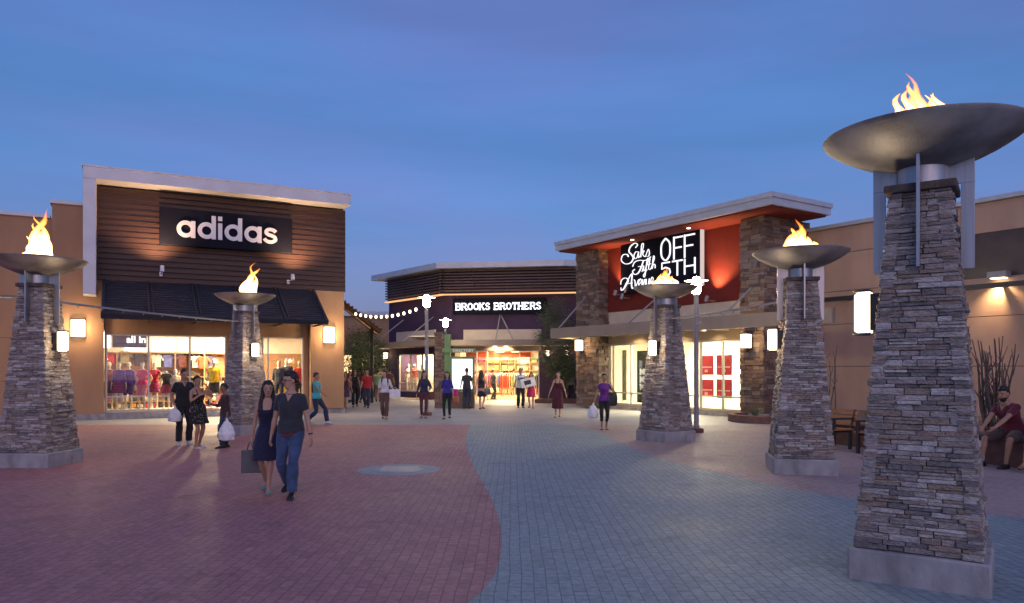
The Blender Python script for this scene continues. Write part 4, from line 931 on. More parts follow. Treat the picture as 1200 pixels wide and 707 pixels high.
# distant alley buildings at left behind the canopy
al = thing('alley_shop', 'tan shop front with lit windows down the side alley', 'building', (-12.5, 60, 0), R(12))
aw_ = MB(); aw_.wall(-6, 6.2, 0, 6.0, 0, .3, [(-5, -2.9, .4, 2.9), (-2.3, -.4, .1, 2.9), (.3, 2.3, .4, 2.9), (3.0, 5.2, .4, 2.9)]); aw_.build('wall', M['tan'], al, smooth=False)
MB().box(-6.2, 6.4, -.3, .6, 6.0, 6.4).build('roof_edge', M['coping'], al)
MB().box(-6, 6.2, -1.6, -.01, 3.3, 3.6).build('canopy', M['taupe'], al)
MB().box(-6, 6.2, 3, 3.1, 0, 3.3).build('back_panel', M['shopwhite'], al); MB().box(-6, 6.2, .31, 3, 3.2, 3.3).build('shop_ceiling', M['shopwhite'], al)
for i, (a, b) in enumerate([(-5, -2.9), (-2.3, -.4), (.3, 2.3), (3.0, 5.2)]): 
    f = MB(); f.wall(a, b, .4 if i != 1 else .1, 2.9, .1, .2, [(a + .06, (a + b) / 2 - .03, .46, 2.84), ((a + b) / 2 + .03, b - .06, .46, 2.84)]); f.build('window', M['alum'], al, smooth=False)
light('AREA', (0, 1.5, 3.1), 520, (1, .74, .42), parent=al, shape='RECTANGLE', size=11, size_y=2)
MB().box(3.6, 5.0, -.06, -.001, 4.6, 5.1).build('name_board', GRN, al)
for i, u in enumerate((-4.4, -3.3, -1.4, .9, 1.9, 3.6, 4.6)):
    garment_rack((Matrix.Rotation(R(12), 3, 'Z') @ Vector((u, 1.2 + (i % 2) * .6, 0))) + Vector((-12.5, 60, 0)), R(12), 'clothes rack %s in the alley shop windows' % ('at the far left', 'left of the door', 'behind the door', 'just right of the door', 'right of the middle', 'second from the right end', 'at the right end')[i], 6, .9)
# slatted shade canopy sloping out over the alley
cn = thing('shade_canopy', 'sloping slatted shade canopy lit from beneath, over the side alley', 'canopy', (0, 0, 0), 0)
pa = at(392, 347, 36); pb2 = at(447, 389, 36); pc = at(392, 352, 46); pd = at(440, 391, 46)
sl = MB()
for k in range(16):
    t = k / 15; a = pa.lerp(pc, t); b = pb2.lerp(pd, t); sl.bar(a, b, .09, .16)
sl.build('rafter', M['wood'] if False else mat('canopy_brown', (.14, .085, .05), .8, .2, 4), cn)
sl = MB()
for k in range(14):
    t = k / 13; a = pa.lerp(pb2, t) + Vector((0, -.2, .14)); b = pc.lerp(pd, t) + Vector((0, .2, .14)); sl.bar(a, b, .17, .04)
sl.build('slat', mat('canopy_brown', (.14, .085, .05)), cn)
ps = MB()
for q in (pb2.lerp(pd, .25), pb2.lerp(pd, .9)): ps.bar(Vector((q.x - .4, q.y, 0)), Vector((q.x - .4, q.y, q.z + .2)), .14)
ps.build('post', M['darkmetal'], cn)
for k in range(3):
    q = pa.lerp(pb2, .25 + .25 * k).lerp(pc.lerp(pd, .25 + .25 * k), .4) - Vector((0, 0, .7)); light('POINT', q, 35, (1, .7, .35), .1, cn)
# string lights
sa, sb = at(414, 365.5, 34), at(491, 359.5, 30)
st_ = thing('string_lights', 'string of small glowing bulbs hung between the alley canopy and the lamp post', 'string lights', (0, 0, 0), 0)
w_ = [sa.lerp(sb, t / 24) - Vector((0, 0, .25 * 4 * (t / 24) * (1 - t / 24))) for t in range(25)]
MB().tube(w_, .012, 5).build('wire', M['darkmetal'], st_)
for t in range(1, 25, 2):
    MB().ell(w_[t] - Vector((0, 0, .07)), .055, .055, .075, 6).build('bulb', M['bulb'], st_)
# ================= trees and plants =================
def leaf_tree(name, label, loc, H_, trunk_h, rad, n, seed, leafm, size=.07, drop=0, spray=40, limbs=8, flat=.8):
    rn = random.Random(seed); t = thing(name, label, 'tree', loc, rn.uniform(0, 6))
    tr = MB(); tips = []
    def grow(p, d, L, r, lvl):
        pts = [p]; rs = [r]; 
        for k in range(5):
            d = (d + Vector((rn.uniform(-.25, .25), rn.uniform(-.25, .25), rn.uniform(-.08, .14)))).normalized(); p = p + d * L / 5; pts.append(p); rs.append(r * (1 - .11 * (k + 1)))
            if lvl > 0: tips.append(p)
        tr.tube(pts, rs, 7)
        if lvl < 3:
            for k in range(3 if lvl else limbs):
                a = rn.uniform(0, 6.28); e = rn.uniform(.35, .9); nd = (d * math.cos(e) + Vector((math.cos(a), math.sin(a), .45)) * math.sin(e)).normalized()
                grow(pts[rn.choice((2, 3, 4, 5))] if lvl else pts[rn.choice((3, 4, 5))], nd, L * rn.uniform(.55, .8) if lvl else rad * rn.uniform(.6, .9), r * .5, lvl + 1)
    grow(Vector((0, 0, 0)), Vector((0, 0, 1)), trunk_h, .05 * H_ / 3.5, 0)
    tr.build('trunk', M['bark'], t)
    lf = MB(); cz = trunk_h + (H_ - trunk_h) * .45
    clumps = []
    for _ in range(spray):
        p = rn.choice(tips); clumps.append(p + Vector((rn.gauss(0, .25), rn.gauss(0, .25), rn.gauss(0.05, .25))) * rad * .35)
    for _ in range(spray * 2):   # outer clumps filling an uneven egg-shaped crown
        a = rn.uniform(0, 6.28); hz = rn.uniform(-1, 1); rr = rad * math.sqrt(1 - hz * hz) * rn.uniform(.45, 1.0); clumps.append(Vector((math.cos(a) * rr, math.sin(a) * rr, trunk_h + (H_ - trunk_h) * (.5 + .48 * hz))))
    for i in range(n):
        c_ = rn.choice(clumps); p = c_ + Vector((rn.gauss(0, 1), rn.gauss(0, 1), rn.gauss(0, .8))) * rad * .16
        p.z -= abs(rn.gauss(0, drop))
        if p.z > H_ * 1.05: continue
        s = size * rn.uniform(.5, 1.4); M_ = Matrix.Rotation(rn.uniform(0, 6.28), 3, 'Z') @ Matrix.Rotation(rn.uniform(0, 3.1), 3, 'X')
        vs = [p + M_ @ Vector(v) * s for v in ((-1, 0, 0), (0, -.28, .06), (1, 0, 0), (0, .28, .06))]
        lf.add(vs, [(0, 1, 2, 3)], 0 if rn.random() < .6 else 1)
    lf.build('crown', [M['leaf'], M['leafdark']], t, smooth=False); return t
p = at(659, 432, 38.6); leaf_tree('palo_verde_tree', 'thin feathery green tree in front of the purple wall, left of the stone pier', (p.x - .35, p.y, 0), 5.4, 1.5, 1.0, 20000, 7, None, .055, .15, 50)
leaf_tree('alley_tree', 'bushy tree under the slatted canopy in the side alley', ((424 - 600) / FPX * 44, 44, 0), 4.2, 1.4, 1.6, 14000, 12, None, .07, .3, 90)
leaf_tree('alley_tree', 'smaller tree farther down the side alley, against the purple end wall', ((441 - 600) / FPX * 54, 54, 0), 3.7, 1.3, 1.2, 5000, 15, None, .08, .2, 40)
# planter by right stone pier (curved low wall)
c = gnd(900, 494)
pl_ = thing('curved_planter', 'low curved masonry planter at the foot of the right stone pier', 'planter', (c.x, c.y, 0), 0)
rr = 1.3
MB().lathe([(rr, 0), (rr, .24), (rr - .2, .24), (rr - .2, .1)], 48, caps=False).build('kerb', M['planter'], pl_)
MB().lathe([(rr - .2, .14), (.01, .17)], 32, caps=False).build('soil', M['soil'], pl_)
def tuft(loc, label, s=1, seed=1, n=70):
    rn = random.Random(seed); m = MB()
    for i in range(n):
        a = rn.uniform(0, 6.28); l = rn.uniform(.25, .5) * s; o = rn.uniform(.1, .5) * s
        p0 = Vector((math.cos(a) * .04, math.sin(a) * .04, 0)); p1 = p0 + Vector((math.cos(a) * o * .5, math.sin(a) * o * .5, l * .75)); p2 = p0 + Vector((math.cos(a) * o, math.sin(a) * o, l * .85))
        w = Vector((-math.sin(a), math.cos(a), 0)) * .009 * s
        m.add([p0 - w, p0 + w, p1 + w, p1 - w, p2], [(0, 1, 2, 3), (3, 2, 4)])
    tag(m.build('grass_tuft', M['leaf'], loc=loc), label, 'plant', 'small tufts in the planters')
tuft((c.x - .55, c.y - .35, .15), 'small green tuft in the curved planter by the stone pier', .9, 2)
tuft((c.x - .1, c.y - .75, .15), 'second, sparser tuft in the curved planter, nearer the pillar', .6, 3, 40)
p = gnd(622, 482)
pl2 = thing('low_planter', 'low masonry planter below the thin tree and purple wall', 'planter', (at(658, 432, 38.6).x, 38.6, 0), B.a)
k_ = MB(); k_.box(-1.3, 1.3, -.75, -.6, 0, .2).box(-1.3, 1.3, .6, .75, 0, .2).box(-1.3, -1.15, -.599, .599, 0, .2).box(1.15, 1.3, -.599, .599, 0, .2); k_.build('kerb', M['planter'], pl2); MB().box(-1.149, 1.149, -.599, .599, 0, .14).build('soil', M['soil'], pl2)
# planter bed and seat wall in front of the beige building
q1 = gnd(980, 521); q2 = Vector((9.02, 13.3, 0)); sd_v = (q2 - q1).normalized(); SA = math.atan2(sd_v.y, sd_v.x)
Wf = Frame(q1, math.degrees(SA)); Ls = 10.5
seat = thing('seat_wall', 'low masonry seat wall with a flat cap in front of the beige building', 'seat wall', Wf.o, SA)
MB().box(-1.6, Ls, 0, .36, 0, .46).build('wall', M['planter'], seat, bevel=.015)
MB().box(-1.62, Ls, -.03, .39, .461, .53).build('cap', mat('planter_cap', (.15, .09, .075), .85, .15, 5, .3), seat, bevel=.012)
bd_ = MB(); pa_ = [Wf.w(-1.6, .361), Wf.w(Ls, .361), S.w(ur0 + 24, v0 - .01), S.w(ur0 + .8, v0 - .01)]
bd_.prism([(p.x, p.y) for p in pa_], .0, .36, axis='z'); tag(bd_.build('planting_bed', M['soil'], smooth=False), kind='structure')
def ocotillo(px, Y, label, n, H_, seed, z0=.36, spread=.3, r=.02):
    rn = random.Random(seed); b = at(px, 432, Y); t = thing('ocotillo_shrub', label, 'shrub', (b.x, b.y, z0), 0, 'bare branching shrubs along the beige wall'); m = MB()
    for i in range(n):
        a = rn.uniform(0, 6.28); o = rn.uniform(.25, 1) * spread; L = H_ * rn.uniform(.6, 1); ph = rn.uniform(0, 6)
        pts = []; rs = []
        for k in range(9):
            t_ = k / 8; pts.append((math.cos(a) * o * t_ ** .7 + .06 * math.sin(ph + t_ * 5) , math.sin(a) * o * t_ ** .7 + .05 * math.cos(ph + t_ * 4), L * t_)); rs.append(r * (1 - .6 * t_))
        m.tube(pts, rs, 6)
        for _ in range(3):
            q = rn.choice(pts[3:7]); q = Vector(q); e = q + Vector((rn.uniform(-.18, .18), rn.uniform(-.18, .18), rn.uniform(.15, .4))); m.tube([q, q.lerp(e, .5) + Vector((.02, 0, 0)), e], [r * .5, r * .4, r * .25], 5)
    m.build('branches', M['twig'], t)
ocotillo(1164, 15.0, 'tall clump of bare curling branches behind the seated man', 26, 2.15, 4, .3, .48, .022)
ocotillo(974, 19.6, 'single slender bare branch against the beige wall behind the bench', 4, 2.6, 8, .3, .3, .02)
tuft(Wf.w(.45, .75, .36), 'green tuft growing behind the bench by the beige wall', 1.1, 6, 90)
# benches
def bench(loc, rotz, label):
    t = thing('park_bench', label, 'bench', loc, rotz, 'wooden benches in front of the beige wall')
    Lb = 1.55
    q = MB()
    for k in range(5): q.box(-Lb / 2, Lb / 2, -.42 + k * .095, -.345 + k * .095, .43, .462)
    q.build('seat', M['wood'], t, bevel=.004)
    q = MB()
    for k in range(3): M_ = Matrix.Translation((0, .11 + k * .03, .56 + k * .12)) @ Matrix.Rotation(R(-14), 4, 'X'); q.xbox(M_, Lb, .028, .095)
    q.build('backrest', M['wood'], t, bevel=.004)
    for s in (-1, 1):
        x = s * (Lb / 2 - .12)
        MB().box(x - .03, x + .03, -.43, -.37, 0, .66).box(x - .03, x + .03, -.369, .06, .38, .428).bar((x, -.46, .68), (x, .14, .68), .07, .035).build('leg', M['darkmetal'], t)
        MB().bar((x, .04, 0), (x, .06, .45), .055).bar((x, .062, .452), (x, .19, .87), .04).build('leg', M['darkmetal'], t)
    return t
bench(Wf.w(.30, -.55), SA, 'wooden slat bench just right of the middle fire pillar')
bench(Wf.w(2.3, -.55), SA, 'wooden slat bench half hidden behind the nearest fire pillar')
# ================= people =================
tex = bpy.data.textures.new('folds', 'CLOUDS'); tex.noise_scale = .12
tex2 = bpy.data.textures.new('curls', 'CLOUDS'); tex2.noise_scale = .035
REM = []
def remesh(o, vox, disp=0, t=None, sm=4):
    m = o.modifiers.new('r', 'REMESH'); m.mode = 'VOXEL'; m.voxel_size = vox; m.use_smooth_shade = True
    if sm: s = o.modifiers.new('s', 'SMOOTH'); s.iterations = sm; s.factor = .5
    if disp: d = o.modifiers.new('d', 'DISPLACE'); d.texture = t or tex; d.strength = disp; d.mid_level = .5; d.texture_coords = 'LOCAL'
    REM.append(o)
def ik(a, b, l1, l2, pole):
    a, b = Vector(a), Vector(b); d = b - a; L = min(d.length, (l1 + l2) * .999); dn = d.normalized()
    b = a + dn * L; c = (l1 * l1 - l2 * l2 + L * L) / (2 * L); h = math.sqrt(max(0, l1 * l1 - c * c))
    p = Vector(pole); p = (p - dn * p.dot(dn)).normalized(); return a + dn * c + p * h, b
def rg(c, rx, ry, n=14, q=None, sup=1.0):
    c = Vector(c); out = []
    for k in range(n):
        t = 2 * math.pi * k / n; v = Vector((rx * math.cos(t), ry * math.sin(t), 0)); out.append(c + (q @ v if q else v))
    return out
def limb(mb, pts, radii, mi=0):
    """tapered round limb with rounded ends"""
    P = [Vector(p) for p in pts]; d0 = (P[0] - P[1]).normalized(); d1 = (P[-1] - P[-2]).normalized()
    P = [P[0] + d0 * radii[0] * .8, P[0] + d0 * radii[0] * .45] + P + [P[-1] + d1 * radii[-1] * .45, P[-1] + d1 * radii[-1] * .8]
    rs = [radii[0] * .45, radii[0] * .85] + list(radii) + [radii[-1] * .85, radii[-1] * .45]
    mb.tube(P, rs, 12, mi)
SK = {}
def skin(tone):
    c = {'light': (.50, .29, .20), 'tan': (.40, .22, .14), 'brown': (.25, .13, .08), 'dark': (.14, .075, .05), 'mannequin': (.62, .52, .42), 'paleform': (.7, .66, .6)}[tone]
    m = mat('skin_' + tone, c, .55, .06, 8); return m
def cloth(name, c, bump=.4, c2=None, scale=10, var=.12):
    return mat('fabric_' + name, c, .88, var, scale, max(bump, .8), 11, color2=c2, sheen=.2)
def floral(name, base, dots, sc=14):
    key = 'fabric_' + name
    if key in MATS: return MATS[key]
    m = bpy.data.materials.new(key); m.use_nodes = True; nt = m.node_tree; b = nt.nodes['Principled BSDF']; b.inputs['Roughness'].default_value = .9
    tc = nt.nodes.new('ShaderNodeTexCoord'); v = nt.nodes.new('ShaderNodeTexVoronoi'); v.inputs['Scale'].default_value = sc
    r = nt.nodes.new('ShaderNodeValToRGB'); r.color_ramp.elements[0].position = .22; r.color_ramp.elements[1].position = .30; r.color_ramp.elements[0].color = (*dots, 1); r.color_ramp.elements[1].color = (*base, 1)
    nt.links.new(tc.outputs['Object'], v.inputs['Vector']); nt.links.new(v.outputs['Distance'], r.inputs[0]); nt.links.new(r.outputs[0], b.inputs['Base Color']); MATS[key] = m; return m
def stripes(name, a, b_, sc=9):
    key = 'fabric_' + name
    if key in MATS: return MATS[key]
    m = bpy.data.materials.new(key); m.use_nodes = True; nt = m.node_tree; b = nt.nodes['Principled BSDF']; b.inputs['Roughness'].default_value = .9
    tc = nt.nodes.new('ShaderNodeTexCoord'); w = nt.nodes.new('ShaderNodeTexWave'); w.bands_direction = 'Z'; w.inputs['Scale'].default_value = sc
    r = nt.nodes.new('ShaderNodeValToRGB'); r.color_ramp.interpolation = 'CONSTANT'; r.color_ramp.elements[1].position = .5; r.color_ramp.elements[0].color = (*a, 1); r.color_ramp.elements[1].color = (*b_, 1)
    nt.links.new(tc.outputs['Object'], w.inputs['Vector']); nt.links.new(w.outputs['Fac'], r.inputs[0]); nt.links.new(r.outputs[0], b.inputs['Base Color']); MATS[key] = m; return m
HAIRC = {'black': (.012, .010, .010), 'brown': (.035, .02, .012), 'auburn': (.07, .03, .015), 'grey': (.2, .19, .18)}
def figure(loc, yaw, H=1.7, sex='f', tone='light', label='', cat='person', name='person', group=None, hair=('long', 'black'), top=('tee', None), bottom=('trousers', None), shoes=None,
           ankL=(.09, 0, .085), ankR=(-.09, 0, .085), handL=(.26, -.03, .80), handR=(-.26, -.03, .80), elL=(.3, 1, 0), elR=(-.3, 1, 0), hip=None, lean=0, twist=0, head=(0, 0), kneeL=(.1, -1, 0), kneeR=(-.1, -1, 0), detail=False, vox=.012, extras=(), wide=1.0, fingers=True, headless=False):
    """a person modelled at 1.75 m facing -y, then scaled to H"""
    k = H / 1.75; t = thing(name, label, cat, loc, R(yaw), group); f = sex == 'f'
    reach = .86
    if hip is None:
        hz = .93
        for a, sx_ in ((ankL, .09), (ankR, -.09)):
            dx, dy = a[0] - sx_, a[1]; hz = min(hz, a[2] + math.sqrt(max(.1, reach ** 2 - dx * dx - dy * dy)) - .006)
        hip = (0, 0, hz)
    hip = Vector(hip); dz_ = hip.z - .93
    Lm = Matrix.Rotation(R(lean), 3, 'X'); Tw = Matrix.Rotation(R(twist), 3, 'Z')
    base = hip.copy()
    def up_(p):  # torso space (standing coords) -> posed
        v = Vector(p) - Vector((0, 0, .93)); return base + Tw @ (Lm @ v)
    Q = Tw @ Lm
    w = wide * (0.93 if f else 1.0)
    def torso(mb, z0, z1, g=0.0, loose=False):
        if f: prof = [(.84, 0, .125, .095), (.90, .008, .172, .118), (.96, .008, .170, .120), (1.03, 0, .142, .102), (1.10, -.004, .120, .088), (1.17, -.01, .128, .094), (1.25, -.022, .145, .118), (1.31, -.018, .150, .116), (1.38, 0, .150, .092), (1.43, .004, .148, .074), (1.465, .006, .10, .062), (1.49, .006, .058, .055)]
        else: prof = [(.84, 0, .13, .10), (.90, .004, .165, .115), (.96, .004, .163, .115), (1.03, 0, .155, .108), (1.10, -.004, .150, .104), (1.18, -.008, .150, .106), (1.26, -.012, .160, .114), (1.33, -.008, .166, .112), (1.385, 0, .158, .094), (1.425, .004, .128, .078), (1.455, .006, .088, .064), (1.50, .006, .062, .058)]
        R_ = []
        for z, y, rx, ry in prof:
            if z < z0 - .04 or z > z1 + .001: continue
            g2 = g + (.014 if (loose and z < 1.05) else 0); R_.append(rg(up_((0, y, z)), (rx * wide + g2), (ry * (1 + (wide - 1) * 1.3) + g2), 16, Q))
        mb.rings(R_)
    sh = {1: up_((.160 * w, .0, 1.390)), -1: up_((-.160 * w, .0, 1.390))}
    ua, fa = .285, .245
    joints = {}
    for s, hand, el in ((1, handL, elL), (-1, handR, elR)):
        hv = Vector(hand); e, wr = ik(sh[s], hv, ua, fa, el); joints[s] = (sh[s], e, wr)
    legs = {}
    for s, a, kn in ((1, ankL, kneeL), (-1, ankR, kneeR)):
        hj = base + Tw @ Vector((.088 * s, 0, -.02)); kk, an = ik(hj, a, .435, .425, kn); legs[s] = (hj, kk, an)
    # ---- body: one mesh
    b = MB(); torso(b, .8, 1.6)
    nb = up_((0, .006, 1.46)); HM = Q @ Matrix.Rotation(R(head[0]), 3, 'Z') @ Matrix.Rotation(R(head[1]), 3, 'X')
    hp = up_((0, -.0, 1.545))
    def hd(p): return hp + HM @ (Vector(p) - Vector((0, 0, 1.545)))
    if not headless:
        limb(b, [nb, hd((0, -.006, 1.56))], [.052 if f else .060, .050 if f else .057])
        hr = [(1.522, -.052, .022, .026), (1.535, -.045, .042, .045), (1.56, -.030, .054, .064), (1.59, -.018, .062, .080), (1.625, -.012, .069, .091), (1.66, -.008, .073, .096), (1.69, -.004, .072, .095), (1.72, 0, .062, .083), (1.742, .002, .042, .058), (1.753, .004, .016, .024)]
        b.rings([rg(hd((0, y, z)), rx, ry, 16, HM) for z, y, rx, ry in hr])
        b.rings([rg(hd((0, -.100, 1.655)), .007, .012, 8, HM), rg(hd((0, -.108, 1.635)), .011, .016, 8, HM), rg(hd((0, -.112, 1.618)), .016, .020, 8, HM), rg(hd((0, -.098, 1.606)), .011, .012, 8, HM)])
        for s in (-1, 1): b.rings([rg(hd((s * .074, .008, 1.605)), .008, .010, 8, HM), rg(hd((s * .079, .010, 1.63)), .010, .02, 8, HM), rg(hd((s * .077, .012, 1.655)), .008, .014, 8, HM)])
    else: limb(b, [nb, hd((0, -.006, 1.53))], [.05, .045])
    am = (.82 if f else 1.0) * (.5 + .5 * wide)
    for s in (1, -1):
        S0, E, Wr = joints[s]
        limb(b, [S0, S0.lerp(E, .35), S0.lerp(E, .75), E, E.lerp(Wr, .3), E.lerp(Wr, .75), Wr], [.050 * am, .048 * am, .041 * am, .036 * am, .040 * am, .030 * am, .025 * am])
        limb(b, [up_((.08 * s, 0, 1.40)), S0], [.055, .052 * am])
        # hand: palm, four fingers, thumb
        d = (Wr - E).normalized(); fwd = (Q @ Vector((0, -1, 0))); sd = (fwd - d * fwd.dot(d)); sd = sd.normalized() if sd.length > .2 else (Q @ Vector((1, 0, 0))); nm = d.cross(sd).normalized()
        if nm.dot(Vector((-s, 0, 0))) < 0: nm = -nm     # palm side faces the body
        def hq(a, c_, e_): return Wr + d * a + sd * c_ + nm * e_
        b.rings([[hq(a, wd * math.cos(t_), th * math.sin(t_) + cu) for t_ in [2 * math.pi * i / 10 for i in range(10)]] for a, wd, th, cu in ((-.01, .022, .020, 0), (.02, .033, .017, 0), (.06, .040, .016, .002), (.092, .037, .013, .005))])
        if fingers:
            for i, (off, L_) in enumerate(((.030, .070), (.010, .080), (-.010, .074), (-.029, .058))):
                p0 = hq(.08, off, .003); p1 = hq(.088 + L_ * .45, off * 1.05, .008); p2 = hq(.088 + L_ * .8, off * 1.05, .024); p3 = hq(.088 + L_ * .95, off * 1.0, .040)
                limb(b, [p0, p1, p2, p3], [.0095, .009, .0082, .0075])
            limb(b, [hq(.02, .026, .004), hq(.05, .050, .012), hq(.078, .058, .022), hq(.095, .056, .032)], [.013, .011, .010, .008])
        Hj, K, An = legs[s]
        lm = (1.02 if f else 1.0) * (.6 + .4 * wide)
        limb(b, [Hj, Hj.lerp(K, .3), Hj.lerp(K, .75), K, K.lerp(An, .25), K.lerp(An, .7), An], [.088 * lm, .084 * lm, .060 * lm, .050 * lm, .053 * lm, .036 * lm, .032 * lm])
        ff_ = Tw @ Vector((s * .12, -1, 0)).normalized(); pitch = max(0, (An.z - .085)) * 2.2; ff_ = (ff_ + Vector((0, 0, -min(1.2, pitch)))).normalized(); upv = Vector((0, 0, 1)) - ff_ * ff_.z; sdv = ff_.cross(upv).normalized(); upv = upv.normalized()
        def fq(a, z): return An + ff_ * a + upv * z
        def fr2(a, z, rx, rz): c = fq(a, z); return [c + sdv * rx * math.cos(t_) + upv * rz * math.sin(t_) for t_ in [2 * math.pi * i / 12 for i in range(12)]]
        b.rings([fr2(-.062, -.045, .018, .02), fr2(-.05, -.045, .032, .036), fr2(-.01, -.03, .034, .045), fr2(.05, -.048, .036, .032), fr2(.11, -.058, .044, .022), fr2(.16, -.064, .038, .016), fr2(.185, -.067, .02, .01)])
        if shoes:
            sm_ = MB(); g = .010
            hl = .03 if (f and shoes[0] == 'heel') else 0
            sm_.rings([fr2(-.078, -.05, .02, .022), fr2(-.062, -.042, .038, .042), fr2(-.01, -.030, .042, .054), fr2(.05, -.044, .045, .042), fr2(.11, -.054, .053, .031), fr2(.17, -.062, .047, .024), fr2(.203, -.066, .024, .014)] if shoes[0] != 'flat' else [fr2(-.075, -.066, .02, .014), fr2(-.06, -.062, .038, .022), fr2(0, -.066, .040, .018), fr2(.06, -.068, .042, .016), fr2(.12, -.062, .050, .024), fr2(.17, -.062, .045, .022), fr2(.2, -.068, .024, .014)])
            sole = [fr2(a, -.078, rx, .012) for a, rx in ((-.075, .03), (-.03, .042), (.05, .046), (.12, .054), (.17, .048), (.2, .028))]
            so = sm_.build('shoe', shoes[1], t); so.scale = (k, k, k); remesh(so, .008, sm=2)
            s2_ = MB(); s2_.rings(sole); so2 = s2_.build('sole', shoes[2] if len(shoes) > 2 else M['darkmetal'], so)
    o = b.build('body', skin(tone), t); remesh(o, vox if detail is False else .0085, sm=3); o.scale = (k, k, k); body = o
    def part(mb, name, m, disp=.016, vx=None, sm=3, tx=None):
        o = mb.build(name, m, t); remesh(o, vx or max(vox, .010), disp, tx, sm); o.scale = (k, k, k); return o
    # ---- trousers / skirt
    kind, bm_ = bottom[:2]
    if kind in ('trousers', 'slim', 'shorts', 'capri'):
        q = MB(); g = {'trousers': .018, 'slim': .008, 'shorts': .02, 'capri': .010}[kind]; end = {'trousers': .97, 'slim': .95, 'shorts': -.05, 'capri': .55}[kind]
        torso(q, .84, 1.04, .012)
        for s in (1, -1):
            Hj, K, An = legs[s]
            if kind == 'shorts': limb(q, [Hj, Hj.lerp(K, .4), Hj.lerp(K, .8)], [.100, .098, .092])
            else:
                e = K.lerp(An, end); lw_ = g * (1.6 if kind == 'trousers' else 1)
                limb(q, [Hj, Hj.lerp(K, .3), Hj.lerp(K, .75), K, K.lerp(An, .3)], [.088 + g, .084 + g, .061 + g, .051 + g, .052 + lw_])
                q.tube([K.lerp(An, .22), K.lerp(An, .5 * end + .1), e.lerp(K, .04), e], [.053 + lw_, .044 + lw_ * 1.1, .038 + lw_ * 1.2, .038 + lw_ * 1.25], 14)
        part(q, 'trousers' if kind != 'shorts' else 'shorts', bm_, .020)
    if kind == 'skirt' or top[0] in ('dress', 'strapdress', 'longdress'):
        m_ = bm_ if kind == 'skirt' else top[1]; hem = bottom[2] if len(bottom) > 2 else .50
        q = MB(); cl_ = (legs[1][1] + legs[-1][1]) / 2; hy = cl_.y * (1 - (hem - .5)); spread_y = abs(legs[1][1].y - legs[-1][1].y) * .5
        rr_ = []
        top_z = 1.05
        for z, a in ((top_z, 0), (.96, .25), (.86, .5), (.72, .78), (hem, 1.0)):
            zz = z + dz_ if z > .8 else z
            wv = {1.05: .135, .96: .176, .86: .190, .72: .205}.get(z, .225) * (1 if wide <= 1 else wide * .97); dv = {1.05: .105, .96: .128, .86: .138, .72: .150}.get(z, .165)
            c = Vector((base.x + cl_.x * a * .6, base.y + (hy * a) * .8, zz)) if z < 1 else up_((0, 0, z))
            rr_.append([c + Tw @ Vector(((wv + .010 * math.sin(6 * t_) * a) * math.cos(t_), (dv + spread_y * a * .75 + .012 * math.sin(7 * t_) * a) * math.sin(t_), 0)) for t_ in [2 * math.pi * i / 28 for i in range(28)]])
        q.rings(rr_)
        if top[0] in ('dress', 'strapdress', 'longdress'):
            torso(q, .96, 1.33 if top[0] == 'strapdress' else 1.47, .010)
            if top[0] == 'strapdress':
                for s in (-1, 1): q.tube([up_((s * .075, -.115, 1.30)), up_((s * .085, -.075, 1.42)), up_((s * .085, 0, 1.462)), up_((s * .085, .07, 1.42)), up_((s * .075, .09, 1.32))], .017, 6)
            part(q, 'dress', m_, .022)
        else: part(q, 'skirt', m_, .008)
    # ---- top
    kind, tm = top[0], top[1]
    if kind in ('tee', 'blouse', 'polo', 'jacket', 'tank', 'longtee'):
        q = MB(); g = .014 if not f else .011; z0 = {'tank': .93, 'tee': .90 if not f else .93, 'polo': .90, 'blouse': .96, 'jacket': .99, 'longtee': .86}[kind]
        if kind == 'blouse': g = .016
        torso(q, z0, 1.47, g, True)
        if kind != 'tank':
            for s in (1, -1):
                S0, E, Wr = joints[s]; fr = {'tee': .62, 'polo': .68, 'blouse': .95, 'jacket': 1.0, 'longtee': 1.0}[kind]
                if f and kind == 'tee': fr = .42
                limb(q, [up_((.08 * s, 0, 1.405)), S0], [.062, .058 * am + .010])
                if kind in ('jacket', 'longtee'): limb(q, [S0, S0.lerp(E, .5), E, E.lerp(Wr, .5), E.lerp(Wr, .85 if kind == 'jacket' else .35)], [.052 * am + .013, .048 * am + .013, .040 * am + .015, .038 * am + .012, .030 * am + .014])
                else: q.tube([S0.lerp(E, -.16), S0.lerp(E, -.10), S0, S0.lerp(E, fr * .6), S0.lerp(E, fr)], [.022, .042, .050 * am + .010, .047 * am + .012, .044 * am + .015], 14)
        o = part(q, {'tee': 't_shirt', 'polo': 'polo_shirt', 'blouse': 'blouse', 'jacket': 'jacket', 'tank': 'tank_top', 'longtee': 'long_sleeved_top'}[kind], tm, .022)
        if detail:
            # V of skin at the neckline
            vn = MB(); pv = [up_((-.050, -.070, 1.452)), up_((0, -.136, 1.350)), up_((.050, -.070, 1.452))]
            mid = up_((0, -.100, 1.440)); off = Q @ Vector((0, -.012, 0))
            vn.add([pv[0] + off, mid + off, pv[2] + off, pv[1] + off, pv[0] - off, mid - off * 1, pv[2] - off, pv[1] - off], [(0, 3, 1), (1, 3, 2), (4, 5, 7), (5, 6, 7), (0, 1, 5, 4), (1, 2, 6, 5), (2, 3, 7, 6), (3, 0, 4, 7)])
            on = vn.build('neckline', skin(tone), o); 
    if kind == 'jacket' and len(top) > 2:
        q = MB(); torso(q, .90, 1.40, .008); part(q, 'under_top', top[2], .008)
        q.v = []
